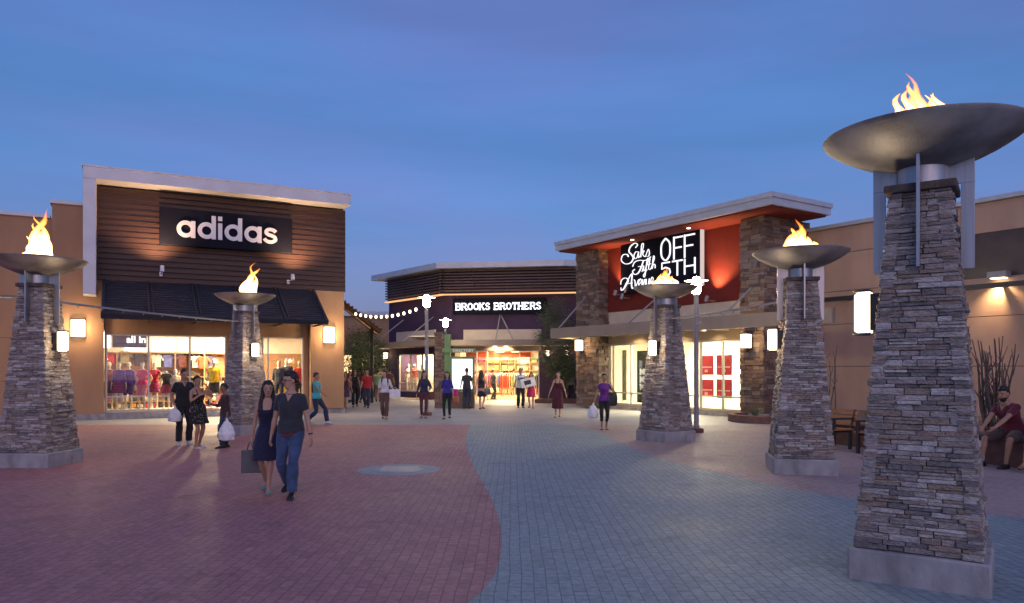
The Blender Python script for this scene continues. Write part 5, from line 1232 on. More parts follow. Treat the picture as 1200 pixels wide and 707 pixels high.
    # ---- hair
    if hair and not headless:
        st, hc = hair; hm = mat('hair_' + hc, HAIRC[hc], .45, .3, 40, .5, 120, stretch=(1, 1, .2)); q = MB()
        cap = [(1.60, .045, .060, .062), (1.635, .030, .078, .082), (1.67, .020, .084, .094), (1.70, .010, .083, .098), (1.73, .004, .074, .090), (1.758, .002, .054, .068), (1.775, .004, .022, .03)]
        if st == 'short': q.rings([rg(hd((0, y + .006, z + .004)), rx, ry, 16, HM) for z, y, rx, ry in cap]); q.rings([rg(hd((0, -.035, 1.70)), .062, .058, 12, HM), rg(hd((0, -.040, 1.735)), .066, .060, 12, HM), rg(hd((.01, -.03, 1.775)), .05, .05, 12, HM), rg(hd((.01, -.01, 1.79)), .02, .03, 12, HM)])
        elif st == 'crop': q.rings([rg(hd((0, y + .004, z - .004)), rx - .004, ry - .006, 16, HM) for z, y, rx, ry in cap])
        else:
            q.rings([rg(hd((0, y + .004, z)), rx + .004, ry + .002, 16, HM) for z, y, rx, ry in cap])
            if st == 'long':
                for xo, yo in ((-.066, .01), (.066, .01), (0, .075), (-.04, .06), (.04, .06)):
                    p0 = hd((xo * 1.0, yo, 1.68)); p1 = hd((xo * 1.15, yo + .01, 1.58)); p2 = up_((xo * 1.5, yo * 1.0 + (.02 if yo > .05 else -.05), 1.44)); p3 = up_((xo * 1.6, yo * 1.1 + (.035 if yo > .05 else -.10), 1.33)); p4 = up_((xo * 1.5, yo + (.035 if yo > .05 else -.12), 1.25))
                    limb(q, [p0, p1, p2, p3, p4], [.030, .034, .036, .032, .018])
            elif st == 'bob':
                for xo, yo in ((-.066, .01), (.066, .01), (0, .06), (-.04, .05), (.04, .05)): limb(q, [hd((xo, yo, 1.69)), hd((xo * 1.1, yo, 1.6)), hd((xo, yo, 1.54))], [.03, .032, .02])
            elif st == 'bun': q.ell(hd((0, .09, 1.72)), .04, .04, .04, 8)
        part(q, 'hair', hm, .020 if detail else .014, max(.008, vox - .003), 2, tex2)
    if detail and not headless:
        for s in (-1, 1):
            e = MB(); e.rings([rg(hd((s * .030, -.0925, 1.640 + dz)), .0115 * wv, .007, 8, HM) for dz, wv in ((-.0045, .4), (-.002, .9), (.002, .9), (.0045, .4))]); eo = e.build('eye', mat('eye_dark', (.03, .02, .018), .2), t); eo.scale = (k, k, k)
            e = MB(); e.tube([hd((s * .014, -.0985, 1.660)), hd((s * .032, -.0965, 1.667)), hd((s * .050, -.086, 1.660))], .0035, 6); eo = e.build('eyebrow', mat('hair_black', HAIRC['black']), t); eo.scale = (k, k, k)
        e = MB(); e.rings([rg(hd((0, -.094, 1.574 + dz)), .021 * wv, .008, 10, HM) for dz, wv in ((-.006, .5), (-.002, 1), (.002, 1), (.006, .6))]); eo = e.build('mouth', mat('lips', (.30, .07, .06), .5), t); eo.scale = (k, k, k)
    info = dict(t=t, k=k, hands={s: joints[s][2] + (joints[s][2] - joints[s][1]).normalized() * .07 for s in (1, -1)}, hd=hd, up=up_, hp=hp, HM=HM, joints=joints)
    rot = Matrix.Rotation(R(yaw), 3, 'Z')
    info['world'] = lambda p: Vector(loc) + rot @ (Vector(p) * k)
    return info
def walk(stride=.24, lead=1, sw=.16, lift=.05):
    """foot and hand targets for a stride; lead=1: left (+x) foot forward"""
    fl, fb_ = (.085, -stride, .088), (-.085, stride * .9, .088 + lift)
    d = dict(ankL=fl, ankR=fb_) if lead > 0 else dict(ankR=(-fl[0], fl[1], fl[2]), ankL=(-fb_[0], fb_[1], fb_[2]))
    d['handL'] = (.27, sw * (1 if lead > 0 else -1) - .02, .83); d['handR'] = (-.27, -sw * (1 if lead > 0 else -1) - .02, .83); return d
def G3(px, py): p = gnd(px, py); return (p.x, p.y, 0)
# shopping things held in the hands
def paper_bag(p, yaw, w, h, d, m, name, label, mh=None, handle=.14, logo=None):
    t = thing(name, label, 'bag', p, R(yaw))
    MB().add([(-w / 2, -d / 2, -h - handle), (w / 2, -d / 2, -h - handle), (w / 2, d / 2, -h - handle), (-w / 2, d / 2, -h - handle), (-w / 2, -d / 2, -handle), (w / 2, -d / 2, -handle), (w / 2, d / 2, -handle), (-w / 2, d / 2, -handle)], [(3, 2, 1, 0), (4, 5, 6, 7), (0, 1, 5, 4), (1, 2, 6, 5), (2, 3, 7, 6), (3, 0, 4, 7)]).build('bag_body', m, t, bevel=.008)
    q = MB()
    for s in (-1, 1): q.tube([(-w * .25, s * d * .4, -handle - .01), (-w * .12, s * d * .1, -.02), (0, 0, .01), (w * .12, s * d * .1, -.02), (w * .25, s * d * .4, -handle - .01)], .006, 6)
    q.build('handle', mh or m, t)
    if logo: MB().box(-w * .3, w * .3, -d / 2 - .006, -d / 2 - .001, -handle - h * .7, -handle - h * .35).build('print', logo, t)
    return t
def plastic_bag(p, w, h, m, label, d=.14):
    t = thing('plastic_bag', label, 'bag', p, 0); q = MB()
    q.rings([[Vector((a * math.cos(t_) * (1 + .08 * math.sin(5 * t_ + z * 9)), b_ * math.sin(t_) * (1 + .1 * math.sin(4 * t_ + z * 12)), z)) for t_ in [2 * math.pi * i / 22 for i in range(22)]] for z, a, b_ in ((-h, w * .3, d * .3), (-h * .95, w * .46, d * .46), (-h * .7, w * .52, d * .5), (-h * .45, w * .44, d * .4), (-h * .28, w * .30, d * .22), (-.05, w * .10, d * .1), (.01, .018, .018))])
    o = q.build('bag_body', m, t); remesh(o, .008, .03, tex, 1)
    return t
def shoulder_bag(p, w, h, d, m, label, name='handbag', strap_to=None, yaw=0):
    t = thing(name, label, 'bag', p, R(yaw)); q = MB()
    q.rings([[Vector((w / 2 * kx * abs(math.cos(t_)) ** .6 * (1 if math.cos(t_) > 0 else -1), d / 2 * ky * math.sin(t_), z)) for t_ in [2 * math.pi * i / 20 for i in range(20)]] for z, kx, ky in ((-h, .7, .6), (-h * .9, .95, 1), (-h * .4, 1, 1), (-h * .05, .8, .5), (0, .7, .3))])
    q.build('bag_body', m, t, bevel=0)
    s = Vector(strap_to) if strap_to is not None else Vector((0, 0, .25))
    MB().tube([(-w * .3, 0, -.02), Vector((-w * .2, 0, 0)).lerp(s, .6), s, Vector((w * .2, 0, 0)).lerp(s, .6), (w * .3, 0, -.02)], .009, 6).build('strap', m, t); return t
DENIM = cloth('denim', (.040, .075, .16), .5, var=.3, scale=5); BLK = cloth('black', (.014, .014, .017)); NAVY = cloth('navy', (.012, .013, .045)); WHT = cloth('white', (.62, .62, .64)); CHAR = cloth('charcoal', (.030, .034, .045))
SHB = mat('shoe_black', (.02, .018, .018), .5); SHW = mat('shoe_white', (.6, .62, .66), .5); SHT = mat('shoe_tan', (.25, .14, .08), .5); SHTeal = mat('shoe_teal', (.10, .32, .33), .5); SOLEW = mat('sole_white', (.7, .7, .7), .6)
BAGW = mat('bag_white', (.72, .74, .78), .45, .06, 6, .4, 25); BAGP = mat('bag_paper_white', (.75, .75, .76), .6); BAGG = mat('bag_grey', (.10, .105, .11), .6, .1)
# --- couple in front
i = figure(G3(314, 576), 6, 1.60, 'f', 'light', 'smiling woman in a short navy dress walking hand in hand with the man in jeans', hair=('long', 'black'), top=('strapdress', NAVY), bottom=('none', None, .52), shoes=('flat', SHTeal, SHT), detail=True, vox=.009,
       ankL=(.05, -.20, .088), ankR=(-.06, .17, .13), handL=(.31, -.07, .86), handR=(-.25, .02, .84), head=(10, 6), twist=4)
w = i['world'](i['hands'][-1]); paper_bag(w, 10, .27, .33, .10, BAGG, 'shopping_bag', 'dark grey shopping bag carried by the smiling woman in navy', handle=.12)
i = figure(G3(341, 582), 0, 1.73, 'm', 'light', 'young man in glasses, dark v-neck t-shirt and blue jeans, walking in front', hair=('short', 'black'), top=('tee', CHAR), bottom=('trousers', DENIM), shoes=('shoe', SHB, M['darkmetal']), detail=True, vox=.009,
       ankL=(.065, -.18, .088), ankR=(-.10, .22, .17), handL=(.31, -.06, .80), handR=(-.29, .03, .84), head=(-50, 3))
gl = MB(); hd = i['hd']
for s in (-1, 1):
    gl.tube([hd((s * .012 + .036 * s * math.cos(a) * .6 + s * .020, -.112, 1.640 + .017 * math.sin(a))) for a in [2 * math.pi * q / 12 for q in range(13)]], .0028, 5)
    gl.tube([hd((s * .052, -.110, 1.645)), hd((s * .078, -.02, 1.645))], .003, 5)
gl.tube([hd((-.012, -.114, 1.645)), hd((.012, -.114, 1.645))], .003, 5)
g_ = gl.build('glasses', M['darkmetal'], i['t']); g_.scale = (i['k'],) * 3
bl = MB(); torso_r = [rg(i['up']((0, 0, z)), .186, .136, 18) for z in (.868, .91)]; bl.rings(torso_r); o = bl.build('shirt_hem', cloth('dark_red', (.16, .02, .02)), i['t']); o.scale = (i['k'],) * 3
wt = MB(); S0, E, Wr = i['joints'][1]; wt.tube([Wr.lerp(E, .02), Wr.lerp(E, .10)], .032, 12); o = wt.build('wristwatch', M['darkmetal'], i['t']); o.scale = (i['k'],) * 3
# --- trio before the sports shop
i = figure(G3(215, 521), 35, 1.76, 'm', 'tan', 'man in black with white sneakers, head bent beside the woman in floral dress', hair=('crop', 'black'), top=('tee', BLK), bottom=('trousers', BLK), shoes=('shoe', SHW, SOLEW), wide=1.06, detail=True, vox=.011,
       ankL=(.12, .03, .085), ankR=(-.12, -.08, .085), handL=(.28, -.12, .88), handR=(-.24, -.16, .96), head=(10, 14), lean=3)
w = i['world'](i['hands'][-1] + Vector((0, -.05, 0))); plastic_bag(w, .30, .36, BAGW, 'white plastic bag held by the man in black with white sneakers', .2)
i = figure(G3(231, 525), 62, 1.60, 'f', 'tan', 'woman in short black floral dress and white sandals standing with a hand at her face', hair=('bun', 'black'), top=('strapdress', floral('black_floral', (.014, .014, .016), (.32, .30, .24), 26)), bottom=('none', None, .60), shoes=('flat', SHW, SOLEW), wide=1.12, detail=True, vox=.011,
       ankL=(.08, .03, .085), ankR=(-.09, -.06, .085), handL=(.16, -.20, 1.46), handR=(-.12, -.24, 1.30), elL=(.6, -.3, -1), elR=(-.6, -.2, -1), head=(-15, 4))
w = i['world']((.2, .12, 1.05)); shoulder_bag(w, .30, .30, .12, mat('bag_navy', (.03, .035, .06), .6), 'dark bag slung on the side of the woman in floral dress', strap_to=(0, 0, .32), yaw=60)
i = figure(G3(264, 525), -55, 1.44, 'm', 'brown', 'boy in dark maroon shirt and jeans seen from the side, looking at a phone', hair=('crop', 'black'), top=('longtee', cloth('dark_maroon', (.045, .016, .022))), bottom=('trousers', cloth('dark_denim', (.022, .032, .075), .5)), shoes=('shoe', SHB), detail=True, vox=.011,
       ankL=(.09, -.10, .085), ankR=(-.09, .06, .085), handL=(.20, .0, .86), handR=(-.14, -.34, 1.20), elR=(-.4, .3, -1), head=(0, 16))
w = i['world'](i['hands'][1]); plastic_bag(w + Vector((0, -.02, .02)), .36, .50, BAGW, 'long white plastic bag hanging from the hand of the boy', .22)
w = i['world'](i['hands'][-1]); t = thing('phone', 'pale phone held up by the boy in maroon', 'phone', w + Vector((0, 0, .03)), R(-40)); MB().box(-.035, .035, -.005, .005, -.07, .07).build('case', M['white'], t, bevel=.003); MB().box(-.031, .031, -.0075, -.0055, -.064, .064).build('screen', M['black'], t)
# --- walker in teal
i = figure(G3(371, 497), 75, 1.70, 'f', 'tan', 'woman in teal t-shirt and dark jeans striding right past the corner of the sports shop', hair=('bun', 'auburn'), top=('tee', cloth('teal', (.06, .42, .45))), bottom=('trousers', cloth('dark_denim', (.022, .032, .075))), shoes=('shoe', SHW), ankL=(.05, -.36, .09), ankR=(-.05, .30, .15), handL=(.22, .16, .92), handR=(-.25, -.42, .98), elR=(-.3, .3, -1))
w = i['world']((.16, .17, 1.38)); shoulder_bag(w, .28, .36, .12, mat('bag_dark', (.03, .03, .03), .6), 'small dark backpack worn by the woman in teal', 'backpack', (0, 0, .1), 75)
# --- group at the alley mouth
figure(G3(405, 479), -10, 1.66, 'f', 'tan', 'woman in dark purple patterned dress beside the corner of the sports shop', hair=('long', 'brown'), top=('strapdress', floral('purple_pattern', (.05, .02, .05), (.3, .12, .2), 20)), bottom=('none', None, .55), shoes=('heel', SHT), **walk(.2, 1))
i = figure(G3(416, 477), 15, 1.68, 'f', 'tan', 'woman in black with long dark hair walking between the patterned dress and the red polo', hair=('long', 'black'), top=('tank', BLK), bottom=('trousers', BLK), shoes=('flat', SHB), **walk(.18, -1))
w = i['world'](i['hands'][-1]); paper_bag(w, 0, .30, .34, .10, BAGP, 'shopping_bag', 'white shopping bag low beside the corner of the sports shop', handle=.12)
figure(G3(430, 478), 0, 1.72, 'm', 'tan', 'man in a red polo shirt and dark jeans walking out of the alley', hair=('crop', 'black'), top=('polo', cloth('red', (.38, .018, .03))), bottom=('trousers', cloth('dark_denim', (.022, .032, .075))), shoes=('shoe', SHB), wide=1.1, **walk(.12, 1))
i = figure(G3(443, 471), 180, 1.72, 'm', 'tan', 'man in pale green shirt seen from behind, beyond the woman in brown trousers', hair=('crop', 'brown'), top=('tee', cloth('pale_green', (.22, .36, .18))), bottom=('trousers', cloth('khaki', (.2, .15, .10))), shoes=('shoe', SHB))
figure(G3(397, 470), 20, 1.70, 'f', 'tan', 'dim figure in a dark top farthest back in the alley, beside the shop corner', hair=('bob', 'black'), top=('tee', BLK), bottom=('trousers', BLK), shoes=('shoe', SHB))
figure(G3(422, 468), 170, 1.74, 'm', 'brown', 'dim figure in a dark brown shirt walking away under the slatted canopy', hair=('crop', 'black'), top=('tee', cloth('dull_brown', (.08, .04, .03))), bottom=('trousers', BLK), shoes=('shoe', SHB))
for n_, (px_, py_, yw, sx_, lab, hr_, tp_, bt_) in enumerate([
    (410, 472, 30, 'f', 'woman in a dusty rose top deep in the alley crowd', ('long', 'black'), ('tee', cloth('dusty_rose', (.3, .12, .12))), ('slim', BLK)),
    (419, 466, -20, 'm', 'man in a white shirt deep in the alley crowd, under the canopy', ('crop', 'black'), ('tee', WHT), ('trousers', CHAR)),
    (425, 473, 160, 'f', 'woman in a dark slate top just left of the red polo shirt', ('long', 'black'), ('tee', cloth('dark_slate', (.05, .05, .06))), ('slim', BLK)),
    (436, 466, 20, 'm', 'man in an orange shirt small and far off right of the red polo shirt', ('crop', 'brown'), ('tee', cloth('coral', (.6, .14, .10))), ('trousers', CHAR)),
    (457, 467, -160, 'm', 'man in dull brown far behind the woman with the white blouse', ('crop', 'black'), ('tee', cloth('dull_brown', (.08, .04, .03))), ('trousers', BLK)),
    (570, 464, 175, 'f', 'woman in red seen from behind inside the far entrance, left part', ('long', 'black'), ('tee', cloth('red', (.38, .018, .03))), ('slim', BLK)),
    (602, 463.5, 160, 'm', 'man in black at the back of the far entrance beside the man in white', ('crop', 'black'), ('tee', BLK), ('trousers', BLK)),
    (388.5, 462, 0, 'f', 'x', None, None, None)][:-1]):
    figure(G3(px_, py_), yw, 1.64 if sx_ == 'f' else 1.76, sx_, 'tan', lab, hair=hr_, top=tp_, bottom=bt_, shoes=('shoe', SHB), vox=.015, **walk(.12, 1 if n_ % 2 else -1))
i = figure(G3(451, 491), 8, 1.70, 'f', 'light', 'woman in white blouse and loose brown trousers carrying a white bag', hair=('long', 'brown'), top=('blouse', WHT), bottom=('trousers', cloth('brown', (.13, .065, .05))), shoes=('flat', SHT), ankL=(.05, -.16, .09), ankR=(-.06, .12, .12), handL=(.30, -.20, 1.06), handR=(-.26, .0, .85), elL=(.4, .5, -1), head=(-30, 0))
w = i['world'](i['hands'][1]); paper_bag(w + Vector((.06, -.05, .10)), 8, .38, .30, .10, BAGP, 'shopping_bag', 'white shopping bag held by the woman in brown trousers', handle=.06)
MB()
i = figure(G3(497, 490), 5, 1.68, 'f', 'light', 'woman in denim jacket, white top and plum trousers walking by the lamp post', hair=('long', 'brown'), top=('jacket', cloth('dark_denim', (.022, .032, .075)), WHT), bottom=('slim', cloth('plum', (.10, .03, .04))), shoes=('flat', SHT), ankL=(.05, -.05, .085), ankR=(-.09, .12, .11), handL=(.20, -.26, 1.08), handR=(-.28, .0, .86), elL=(.5, .3, -1), head=(20, 4))
w = i['world']((.28, .02, .98)); shoulder_bag(w, .26, .28, .12, mat('bag_brown', (.16, .05, .03), .5), 'brown handbag at the hip of the woman in denim jacket', strap_to=(-.06, 0, .4))
i = figure(G3(524, 491), -4, 1.66, 'f', 'light', 'woman in a bright blue blouse and black leggings walking by the stone post', hair=('long', 'black'), top=('blouse', cloth('royal_blue', (.045, .035, .30))), bottom=('slim', BLK), shoes=('flat', SHB), **walk(.10, -1))
w = i['world']((.30, -.02, 1.12)); shoulder_bag(w, .22, .24, .10, cloth('hot_pink', (.55, .03, .22)), 'bright pink bag under the arm of the woman in blue', 'handbag', (-.04, 0, .25))
w = i['world']((.31, -.01, .88)); shoulder_bag(w, .26, .28, .12, mat('bag_orange', (.40, .12, .05), .5), 'orange-brown handbag hanging below the pink bag', 'handbag', (-.05, 0, .3))
figure(G3(547, 479), 172, 1.78, 'm', 'tan', 'man in dark grey t-shirt and jeans seen from behind, facing the directory board', hair=('short', 'black'), top=('tee', CHAR), bottom=('trousers', cloth('dark_denim', (.022, .032, .075))), shoes=('shoe', SHB), ankL=(.12, 0, .085), ankR=(-.12, 0, .085), handL=(.30, -.05, .88), elL=(1, .4, 0), handR=(-.30, -.05, .88), elR=(-1, .4, 0))
i = figure(G3(564, 480), 165, 1.68, 'f', 'light', 'woman in flared navy dress and heels seen from behind, beside the man in grey', hair=('long', 'black'), top=('strapdress', NAVY), bottom=('none', None, .58), shoes=('heel', SHT), **walk(.08, 1))
w = i['world']((-.30, 0, .95)); shoulder_bag(w, .28, .26, .12, mat('bag_slate', (.08, .09, .12), .5), 'slate grey handbag beside the woman in flared navy dress', strap_to=(.05, 0, .35))
i = figure(G3(578, 468.5), 120, 1.72, 'm', 'tan', 'man in dark grey shirt and black trousers entering the far shop', hair=('short', 'black'), top=('tee', CHAR), bottom=('trousers', BLK), shoes=('shoe', SHB), **walk(.15, 1))
figure(G3(591, 465.5), 180, 1.66, 'f', 'tan', 'woman in black top and coral shorts just inside the far shop entrance', hair=('bun', 'black'), top=('tee', BLK), bottom=('shorts', cloth('coral', (.6, .14, .10))), shoes=('flat', SHT), handR=(-.45, -.1, 1.2), elR=(-1, 0, -.5))
figure(G3(599, 465), 170, 1.45, 'f', 'light', 'child in a coral skirt beside the woman in coral shorts', hair=('bob', 'brown'), top=('tee', cloth('dusty_rose', (.3, .12, .12))), bottom=('skirt', cloth('coral', (.6, .14, .10)), .58), shoes=('flat', SHB))
i = figure(G3(610, 478.5), 6, 1.78, 'm', 'tan', 'man in white printed t-shirt and black trousers in front of the far entrance', hair=('crop', 'black'), top=('tee', WHT), bottom=('trousers', BLK), shoes=('shoe', SHB, SOLEW), wide=1.03, ankL=(.10, -.06, .085), ankR=(-.09, .10, .10), handL=(.24, -.26, 1.05), elL=(.5, .3, -1), handR=(-.3, 0, .84))
t = thing('shop_box', 'flat white box with dark print carried between the man in white and woman in magenta', 'box', i['world']((.30, -.30, 1.14)), R(0)); t.rotation_euler = (0, R(-12), R(4)); MB().box(-.33, .33, -.04, .04, -.2, .2).build('board', BAGP, t, bevel=.01); MB().box(-.18, .12, -.046, -.041, -.09, .10).build('print', M['darkmetal'], t)
text_mesh('Love', .17, 'print', NAVY, i['t'], (-.13, -.155 * i['k'], 1.27 * i['k']), (R(90), 0, 0), bold=.006, depth=.01)
figure(G3(622.5, 478.5), -4, 1.60, 'f', 'light', 'woman in a short magenta dress standing beside the man in white t-shirt', hair=('long', 'brown'), top=('dress', cloth('magenta', (.38, .02, .10))), bottom=('none', None, .55), shoes=('heel', SHT), **walk(.05, 1))
figure(G3(654, 489), -12, 1.66, 'f', 'light', 'woman in a long dark maroon spotted sundress walking before the thin tree', hair=('bob', 'brown'), top=('strapdress', floral('maroon_spot', (.065, .010, .022), (.2, .05, .05), 30)), bottom=('none', None, .34), shoes=('flat', SHT), ankL=(.05, .14, .12), ankR=(-.06, -.14, .088), handL=(.30, .08, .86), handR=(-.34, -.08, .88))
figure(G3(668, 471), 150, 1.74, 'm', 'tan', 'man in pale grey shirt and dark shorts behind the tree by the purple wall', hair=('crop', 'grey'), top=('tee', cloth('pale_grey', (.34, .35, .36))), bottom=('trousers', CHAR), shoes=('shoe', SHB))
figure(G3(660, 471), 165, 1.68, 'f', 'tan', 'woman in dark clothes behind the tree beside the man in pale grey', hair=('bob', 'black'), top=('tee', cloth('dark_slate', (.05, .05, .06))), bottom=('trousers', BLK), shoes=('flat', SHB))
i = figure(G3(708, 503.5), -2, 1.62, 'f', 'tan', 'woman in purple top and cropped black trousers walking toward the viewer', hair=('bun', 'black'), top=('tee', cloth('purple', (.13, .025, .22))), bottom=('capri', BLK), shoes=('flat', SHT), ankL=(.07, .03, .085), ankR=(-.08, -.10, .085), handL=(.24, -.12, 1.16), elL=(.7, .5, -1), handR=(-.32, -.04, .86))
w = i['world'](i['hands'][-1]); plastic_bag(w + Vector((-.02, -.04, .02)), .30, .44, BAGW, 'white plastic bag carried by the woman in purple', .2)
w = i['world']((.24, .02, 1.18)); shoulder_bag(w, .34, .40, .16, mat('bag_black', (.015, .015, .018), .5), 'large black shoulder bag of the woman in purple', strap_to=(-.05, 0, .32))
# --- seated people on the seat wall, far right
p = gnd(1186, 553); sy = 13.55; sx_w = Wf.u(1188, .12); ps_ = Wf.w(sx_w, .12)
i = figure((ps_.x, ps_.y, 0), -74, 1.78, 'm', 'tan', 'bearded man in maroon t-shirt and shorts sitting hunched on the seat wall', hair=('short', 'black'), top=('tee', cloth('maroon', (.13, .012, .03))), bottom=('shorts', cloth('brown_shorts', (.10, .06, .05))), shoes=('shoe', SHB), wide=1.18, detail=True, vox=.010,
       hip=(0, .0, .63), ankL=(.20, -.42, .085), ankR=(-.20, -.50, .085), kneeL=(.4, -.5, 1), kneeR=(-.4, -.5, 1), lean=20, handL=(.10, -.62, .66), handR=(-.10, -.62, .66), elL=(.8, 0, -.6), elR=(-.8, 0, -.6), head=(10, -10))
bd = MB(); hd = i['hd']
bd.rings([rg(hd((0, -.05, 1.505)), .030, .030, 12, i['HM']), rg(hd((0, -.042, 1.53)), .050, .056, 12, i['HM']), rg(hd((0, -.030, 1.56)), .060, .070, 12, i['HM']), rg(hd((0, -.022, 1.585)), .064, .072, 12, i['HM'])])
o = bd.build('beard', mat('hair_black', HAIRC['black']), i['t']); remesh(o, .009, .01, tex2, 1); o.scale = (i['k'],) * 3
ps_ = Wf.w(Wf.u(1224, .12), .12)
i = figure((ps_.x, ps_.y, 0), -54, 1.66, 'f', 'tan', 'seated person in flower-print trousers and sandals, cut by the right edge of the photo', hair=('long', 'brown'), top=('tee', cloth('grey_top', (.2, .2, .22))), bottom=('capri', floral('flower_print', (.12, .11, .12), (.35, .30, .30), 16)), shoes=('flat', SHT), hip=(0, .0, .66), ankL=(.10, -.45, .085), ankR=(-.10, -.62, .20), kneeL=(.3, -.5, 1), kneeR=(-.1, -.5, 1), lean=8, handL=(.12, -.45, .72), handR=(-.12, -.48, .72))
# --- mannequins in the windows
def manneq(px, v, label, top, bottom, yaw=0, frame=A, z=.30, tone='mannequin', hair=None, sex='f', headless=False, H=1.72, **kw):
    u = frame.u(px, v); return figure(frame.w(u, v, z), math.degrees(frame.a) * 0 + yaw, H, sex, tone, label, 'mannequin', 'mannequin', 'mannequins in the shop windows', hair, top, bottom, None, vox=.014, headless=headless, **kw)
PUR = cloth('violet', (.14, .03, .28)); PNK = cloth('bright_pink', (.65, .03, .16)); STR_ = stripes('striped', (.05, .01, .06), (.45, .04, .16), 5.5)
manneq(128, 1.15, 'mannequin in a dark red top at the left end of the sports shop window', ('tee', cloth('rust', (.3, .05, .03))), ('skirt', cloth('dark_plum', (.08, .02, .04)), .6), 20)
manneq(139.5, .75, 'mannequin in white vest over violet sleeves with a striped skirt', ('longtee', PUR), ('skirt', STR_, .62), 15, hair=('crop', 'brown'))
i = manneq(151, 1.0, 'mannequin in a violet jacket with bare legs, between the white vest and the pink top', ('jacket', PUR, PNK), ('shorts', cloth('violet_dark', (.08, .02, .12))), 10)
manneq(167, .7, 'mannequin in bright pink polo and pink shorts', ('polo', PNK), ('shorts', cloth('pale_pink', (.6, .2, .25))), 0, hair=('crop', 'black'), handL=(.28, -.02, .95), elL=(1, .3, 0))
manneq(181, 1.15, 'mannequin in crimson top and striped skirt, just right of the first window post', ('tee', cloth('crimson', (.45, .02, .05))), ('skirt', STR_, .62), 12, handL=(.2, -.15, 1.0), elL=(1, 0, 0))
manneq(195, .8, 'mannequin in a dark green-black top with a plum skirt', ('tee', cloth('darkgreen', (.03, .03, .02))), ('skirt', cloth('plum2', (.25, .03, .06)), .64), 15, headless=True, H=1.55)
manneq(205.5, .75, 'small cream mannequin in a cream shirt, left of the man in black', ('tee', cloth('cream', (.62, .52, .38))), ('shorts', cloth('cream2', (.5, .42, .3))), 15, tone='paleform', H=1.45)
manneq(251, .75, 'mannequin in bright yellow t-shirt and black shorts beside the middle pillar', ('tee', cloth('yellow', (.75, .55, .02))), ('shorts', BLK), 15, sex='m', hair=None, H=1.85)
manneq(327, .8, 'mannequin in black with a white stripe in the narrow right window', ('longtee', BLK), ('trousers', BLK), 10, sex='m', H=1.8)
manneq(336, 1.25, 'grey-headed mannequin in dark top behind the young man in glasses', ('tee', CHAR), ('shorts', cloth('yellow', (.75, .55, .02))), 10, sex='m', tone='paleform', H=1.88)
manneq(351, 1.3, 'mannequin in a scarlet top at the right end of the narrow window', ('tee', cloth('scarlet', (.6, .02, .02))), ('trousers', CHAR), 10, sex='m', H=1.8)
for n_, (px_, lab, tp) in enumerate([(479, 'mannequin in a pale top at the left of the purple shop side window', cloth('cream', (.62, .52, .38))), (486, 'mannequin in a coral jacket in the purple shop side window', cloth('coral', (.6, .14, .10))), (494, 'mannequin in a white coat beside the coral jacket in the side window', WHT)]):
    manneq(px_, 1.9, lab, ('longtee', tp), ('trousers', cloth('cream2', (.5, .42, .3))), 0, frame=BL, z=.34, tone='paleform')
# white vest print on the second mannequin
# --- bake the figure modifiers
bpy.context.view_layer.update(); dg = bpy.context.evaluated_depsgraph_get()
new = [(o, bpy.data.meshes.new_from_object(o.evaluated_get(dg))) for o in REM]
for o, me in new:
    nm = o.data.name; o.modifiers.clear(); o.data = me; me.name = nm
    me.polygons.foreach_set('use_smooth', [True] * len(me.polygons))
# ================= sky, sun, camera =================
SUN_EL, SUN_ROT = 1.2, 180
w = bpy.data.worlds.new('World'); scene.world = w; w.use_nodes = True; nt = w.node_tree; bg = nt.nodes['Background']
L = nt.links.new; N = nt.nodes.new
sky = N('ShaderNodeTexSky'); sky.sky_type = 'NISHITA'; sky.sun_disc = False; sky.sun_elevation = R(SUN_EL); sky.sun_rotation = R(SUN_ROT); sky.air_density = 1.0; sky.dust_density = .6; sky.ozone_density = 3.0
tc = N('ShaderNodeTexCoord'); mp = N('ShaderNodeMapping'); mp.inputs['Scale'].default_value = (1.0, 1.0, 4.5); mp.inputs['Rotation'].default_value = (R(8), R(-6), 0); L(tc.outputs['Generated'], mp.inputs[0])
n1 = N('ShaderNodeTexNoise'); n1.inputs['Scale'].default_value = 1.7; n1.inputs['Detail'].default_value = 6; n1.inputs['Roughness'].default_value = .5; L(mp.outputs[0], n1.inputs['Vector'])
r1 = N('ShaderNodeValToRGB'); r1.color_ramp.elements[0].position = .42; r1.color_ramp.elements[1].position = .66; r1.color_ramp.elements[0].color = (0, 0, 0, 1); r1.color_ramp.elements[1].color = (1, 1, 1, 1); L(n1.outputs[0], r1.inputs[0])
mlt = N('ShaderNodeVectorMath'); mlt.operation = 'MULTIPLY'; mlt.inputs[1].default_value = (1.15, 1.45, 2.2); L(sky.outputs[0], mlt.inputs[0])
sp_ = N('ShaderNodeSeparateXYZ'); L(tc.outputs['Generated'], sp_.inputs[0])
er = N('ShaderNodeValToRGB'); L(sp_.outputs[2], er.inputs[0])   # dusk air: paler and cyan low down, deep blue overhead
K = 3.85
for k_, (p_, c_) in enumerate([(0.0, (.115, .25, .53)), (.22, (.078, .19, .48)), (.45, (.062, .142, .40)), (1.0, (.048, .09, .27))]):
    e_ = er.color_ramp.elements[0] if k_ == 0 else er.color_ramp.elements[1] if k_ == 3 else er.color_ramp.elements.new(p_)
    e_.position = p_; e_.color = (*c_, 1)
sk = N('ShaderNodeVectorMath'); sk.operation = 'SCALE'; sk.inputs['Scale'].default_value = K; L(er.outputs[0], sk.inputs[0])
mm = N('ShaderNodeMix'); mm.data_type = 'RGBA'; mm.inputs[0].default_value = .68; L(mlt.outputs[0], mm.inputs[6]); L(sk.outputs[0], mm.inputs[7])
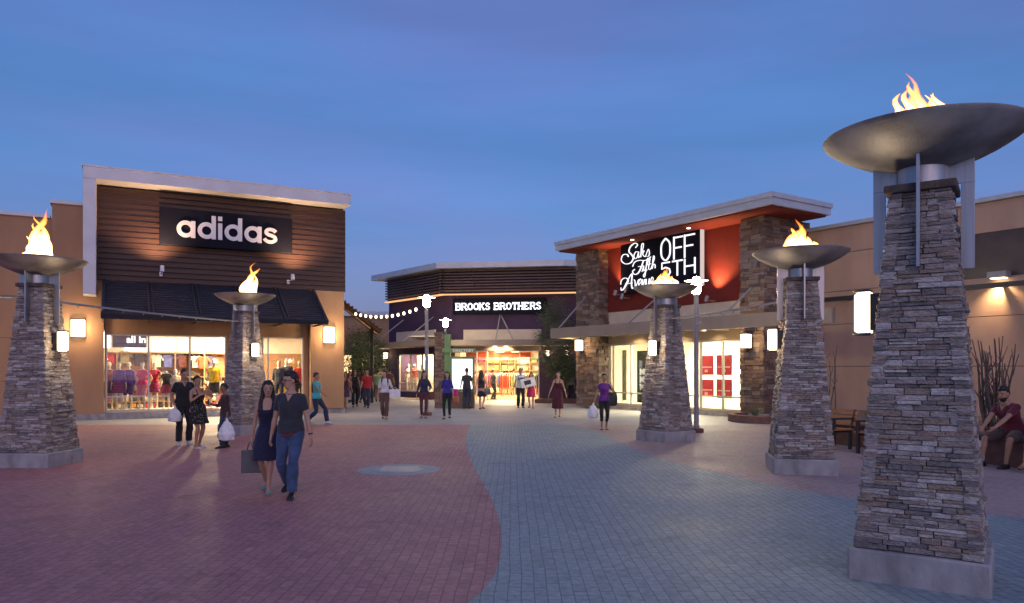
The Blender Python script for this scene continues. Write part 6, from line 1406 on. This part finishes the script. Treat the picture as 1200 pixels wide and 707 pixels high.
cm_ = N('ShaderNodeMix'); cm_.data_type = 'RGBA'; cm_.blend_type = 'MULTIPLY'; L(r1.outputs[0], cm_.inputs[0]); L(mm.outputs[2], cm_.inputs[6]); cm_.inputs[7].default_value = (1.38, .95, .98, 1)
mp2 = N('ShaderNodeMapping'); mp2.inputs['Scale'].default_value = (.9, .9, 7); mp2.inputs['Rotation'].default_value = (R(-5), R(9), R(30)); L(tc.outputs['Generated'], mp2.inputs[0])
n3 = N('ShaderNodeTexNoise'); n3.inputs['Scale'].default_value = 1.3; n3.inputs['Detail'].default_value = 8; L(mp2.outputs[0], n3.inputs['Vector'])
r3 = N('ShaderNodeMapRange'); r3.inputs[1].default_value = .3; r3.inputs[2].default_value = .75; r3.inputs[3].default_value = .86; r3.inputs[4].default_value = 1.16; L(n3.outputs[0], r3.inputs[0])
cs = N('ShaderNodeVectorMath'); cs.operation = 'SCALE'; L(cm_.outputs[2], cs.inputs[0]); L(r3.outputs[0], cs.inputs['Scale'])
L(cs.outputs[0], bg.inputs[0]); bg.inputs[1].default_value = .15
sd_ = bpy.data.lights.new('sun', 'SUN'); sd_.energy = .38; sd_.angle = R(70); sd_.color = (1, .74, .84); so = bpy.data.objects.new('sun', sd_); COL.objects.link(so); so.rotation_euler = (R(60), 0, R(12))
cam = bpy.data.cameras.new('camera'); cam.sensor_width = 36; cam.lens = FPX / 1200 * 36; cam.shift_y = (HZ - 353.5) / 1200; cam.clip_end = 3000; cam.clip_start = .05
co = bpy.data.objects.new('camera', cam); COL.objects.link(co); co.location = (0, 0, EYE); co.rotation_euler = (R(90), 0, 0); scene.camera = co
vs = scene.view_settings; vs.view_transform = 'Standard'; vs.look = 'None'; vs.exposure = 1.0; vs.gamma = 1; vs.use_curve_mapping = False
cy = scene.cycles; cy.max_bounces = 8; cy.diffuse_bounces = 3; cy.glossy_bounces = 3; cy.transparent_max_bounces = 12; cy.sample_clamp_indirect = 4; cy.use_denoising = True; cy.use_light_tree = True; cy.caustics_reflective = False; cy.caustics_refractive = False
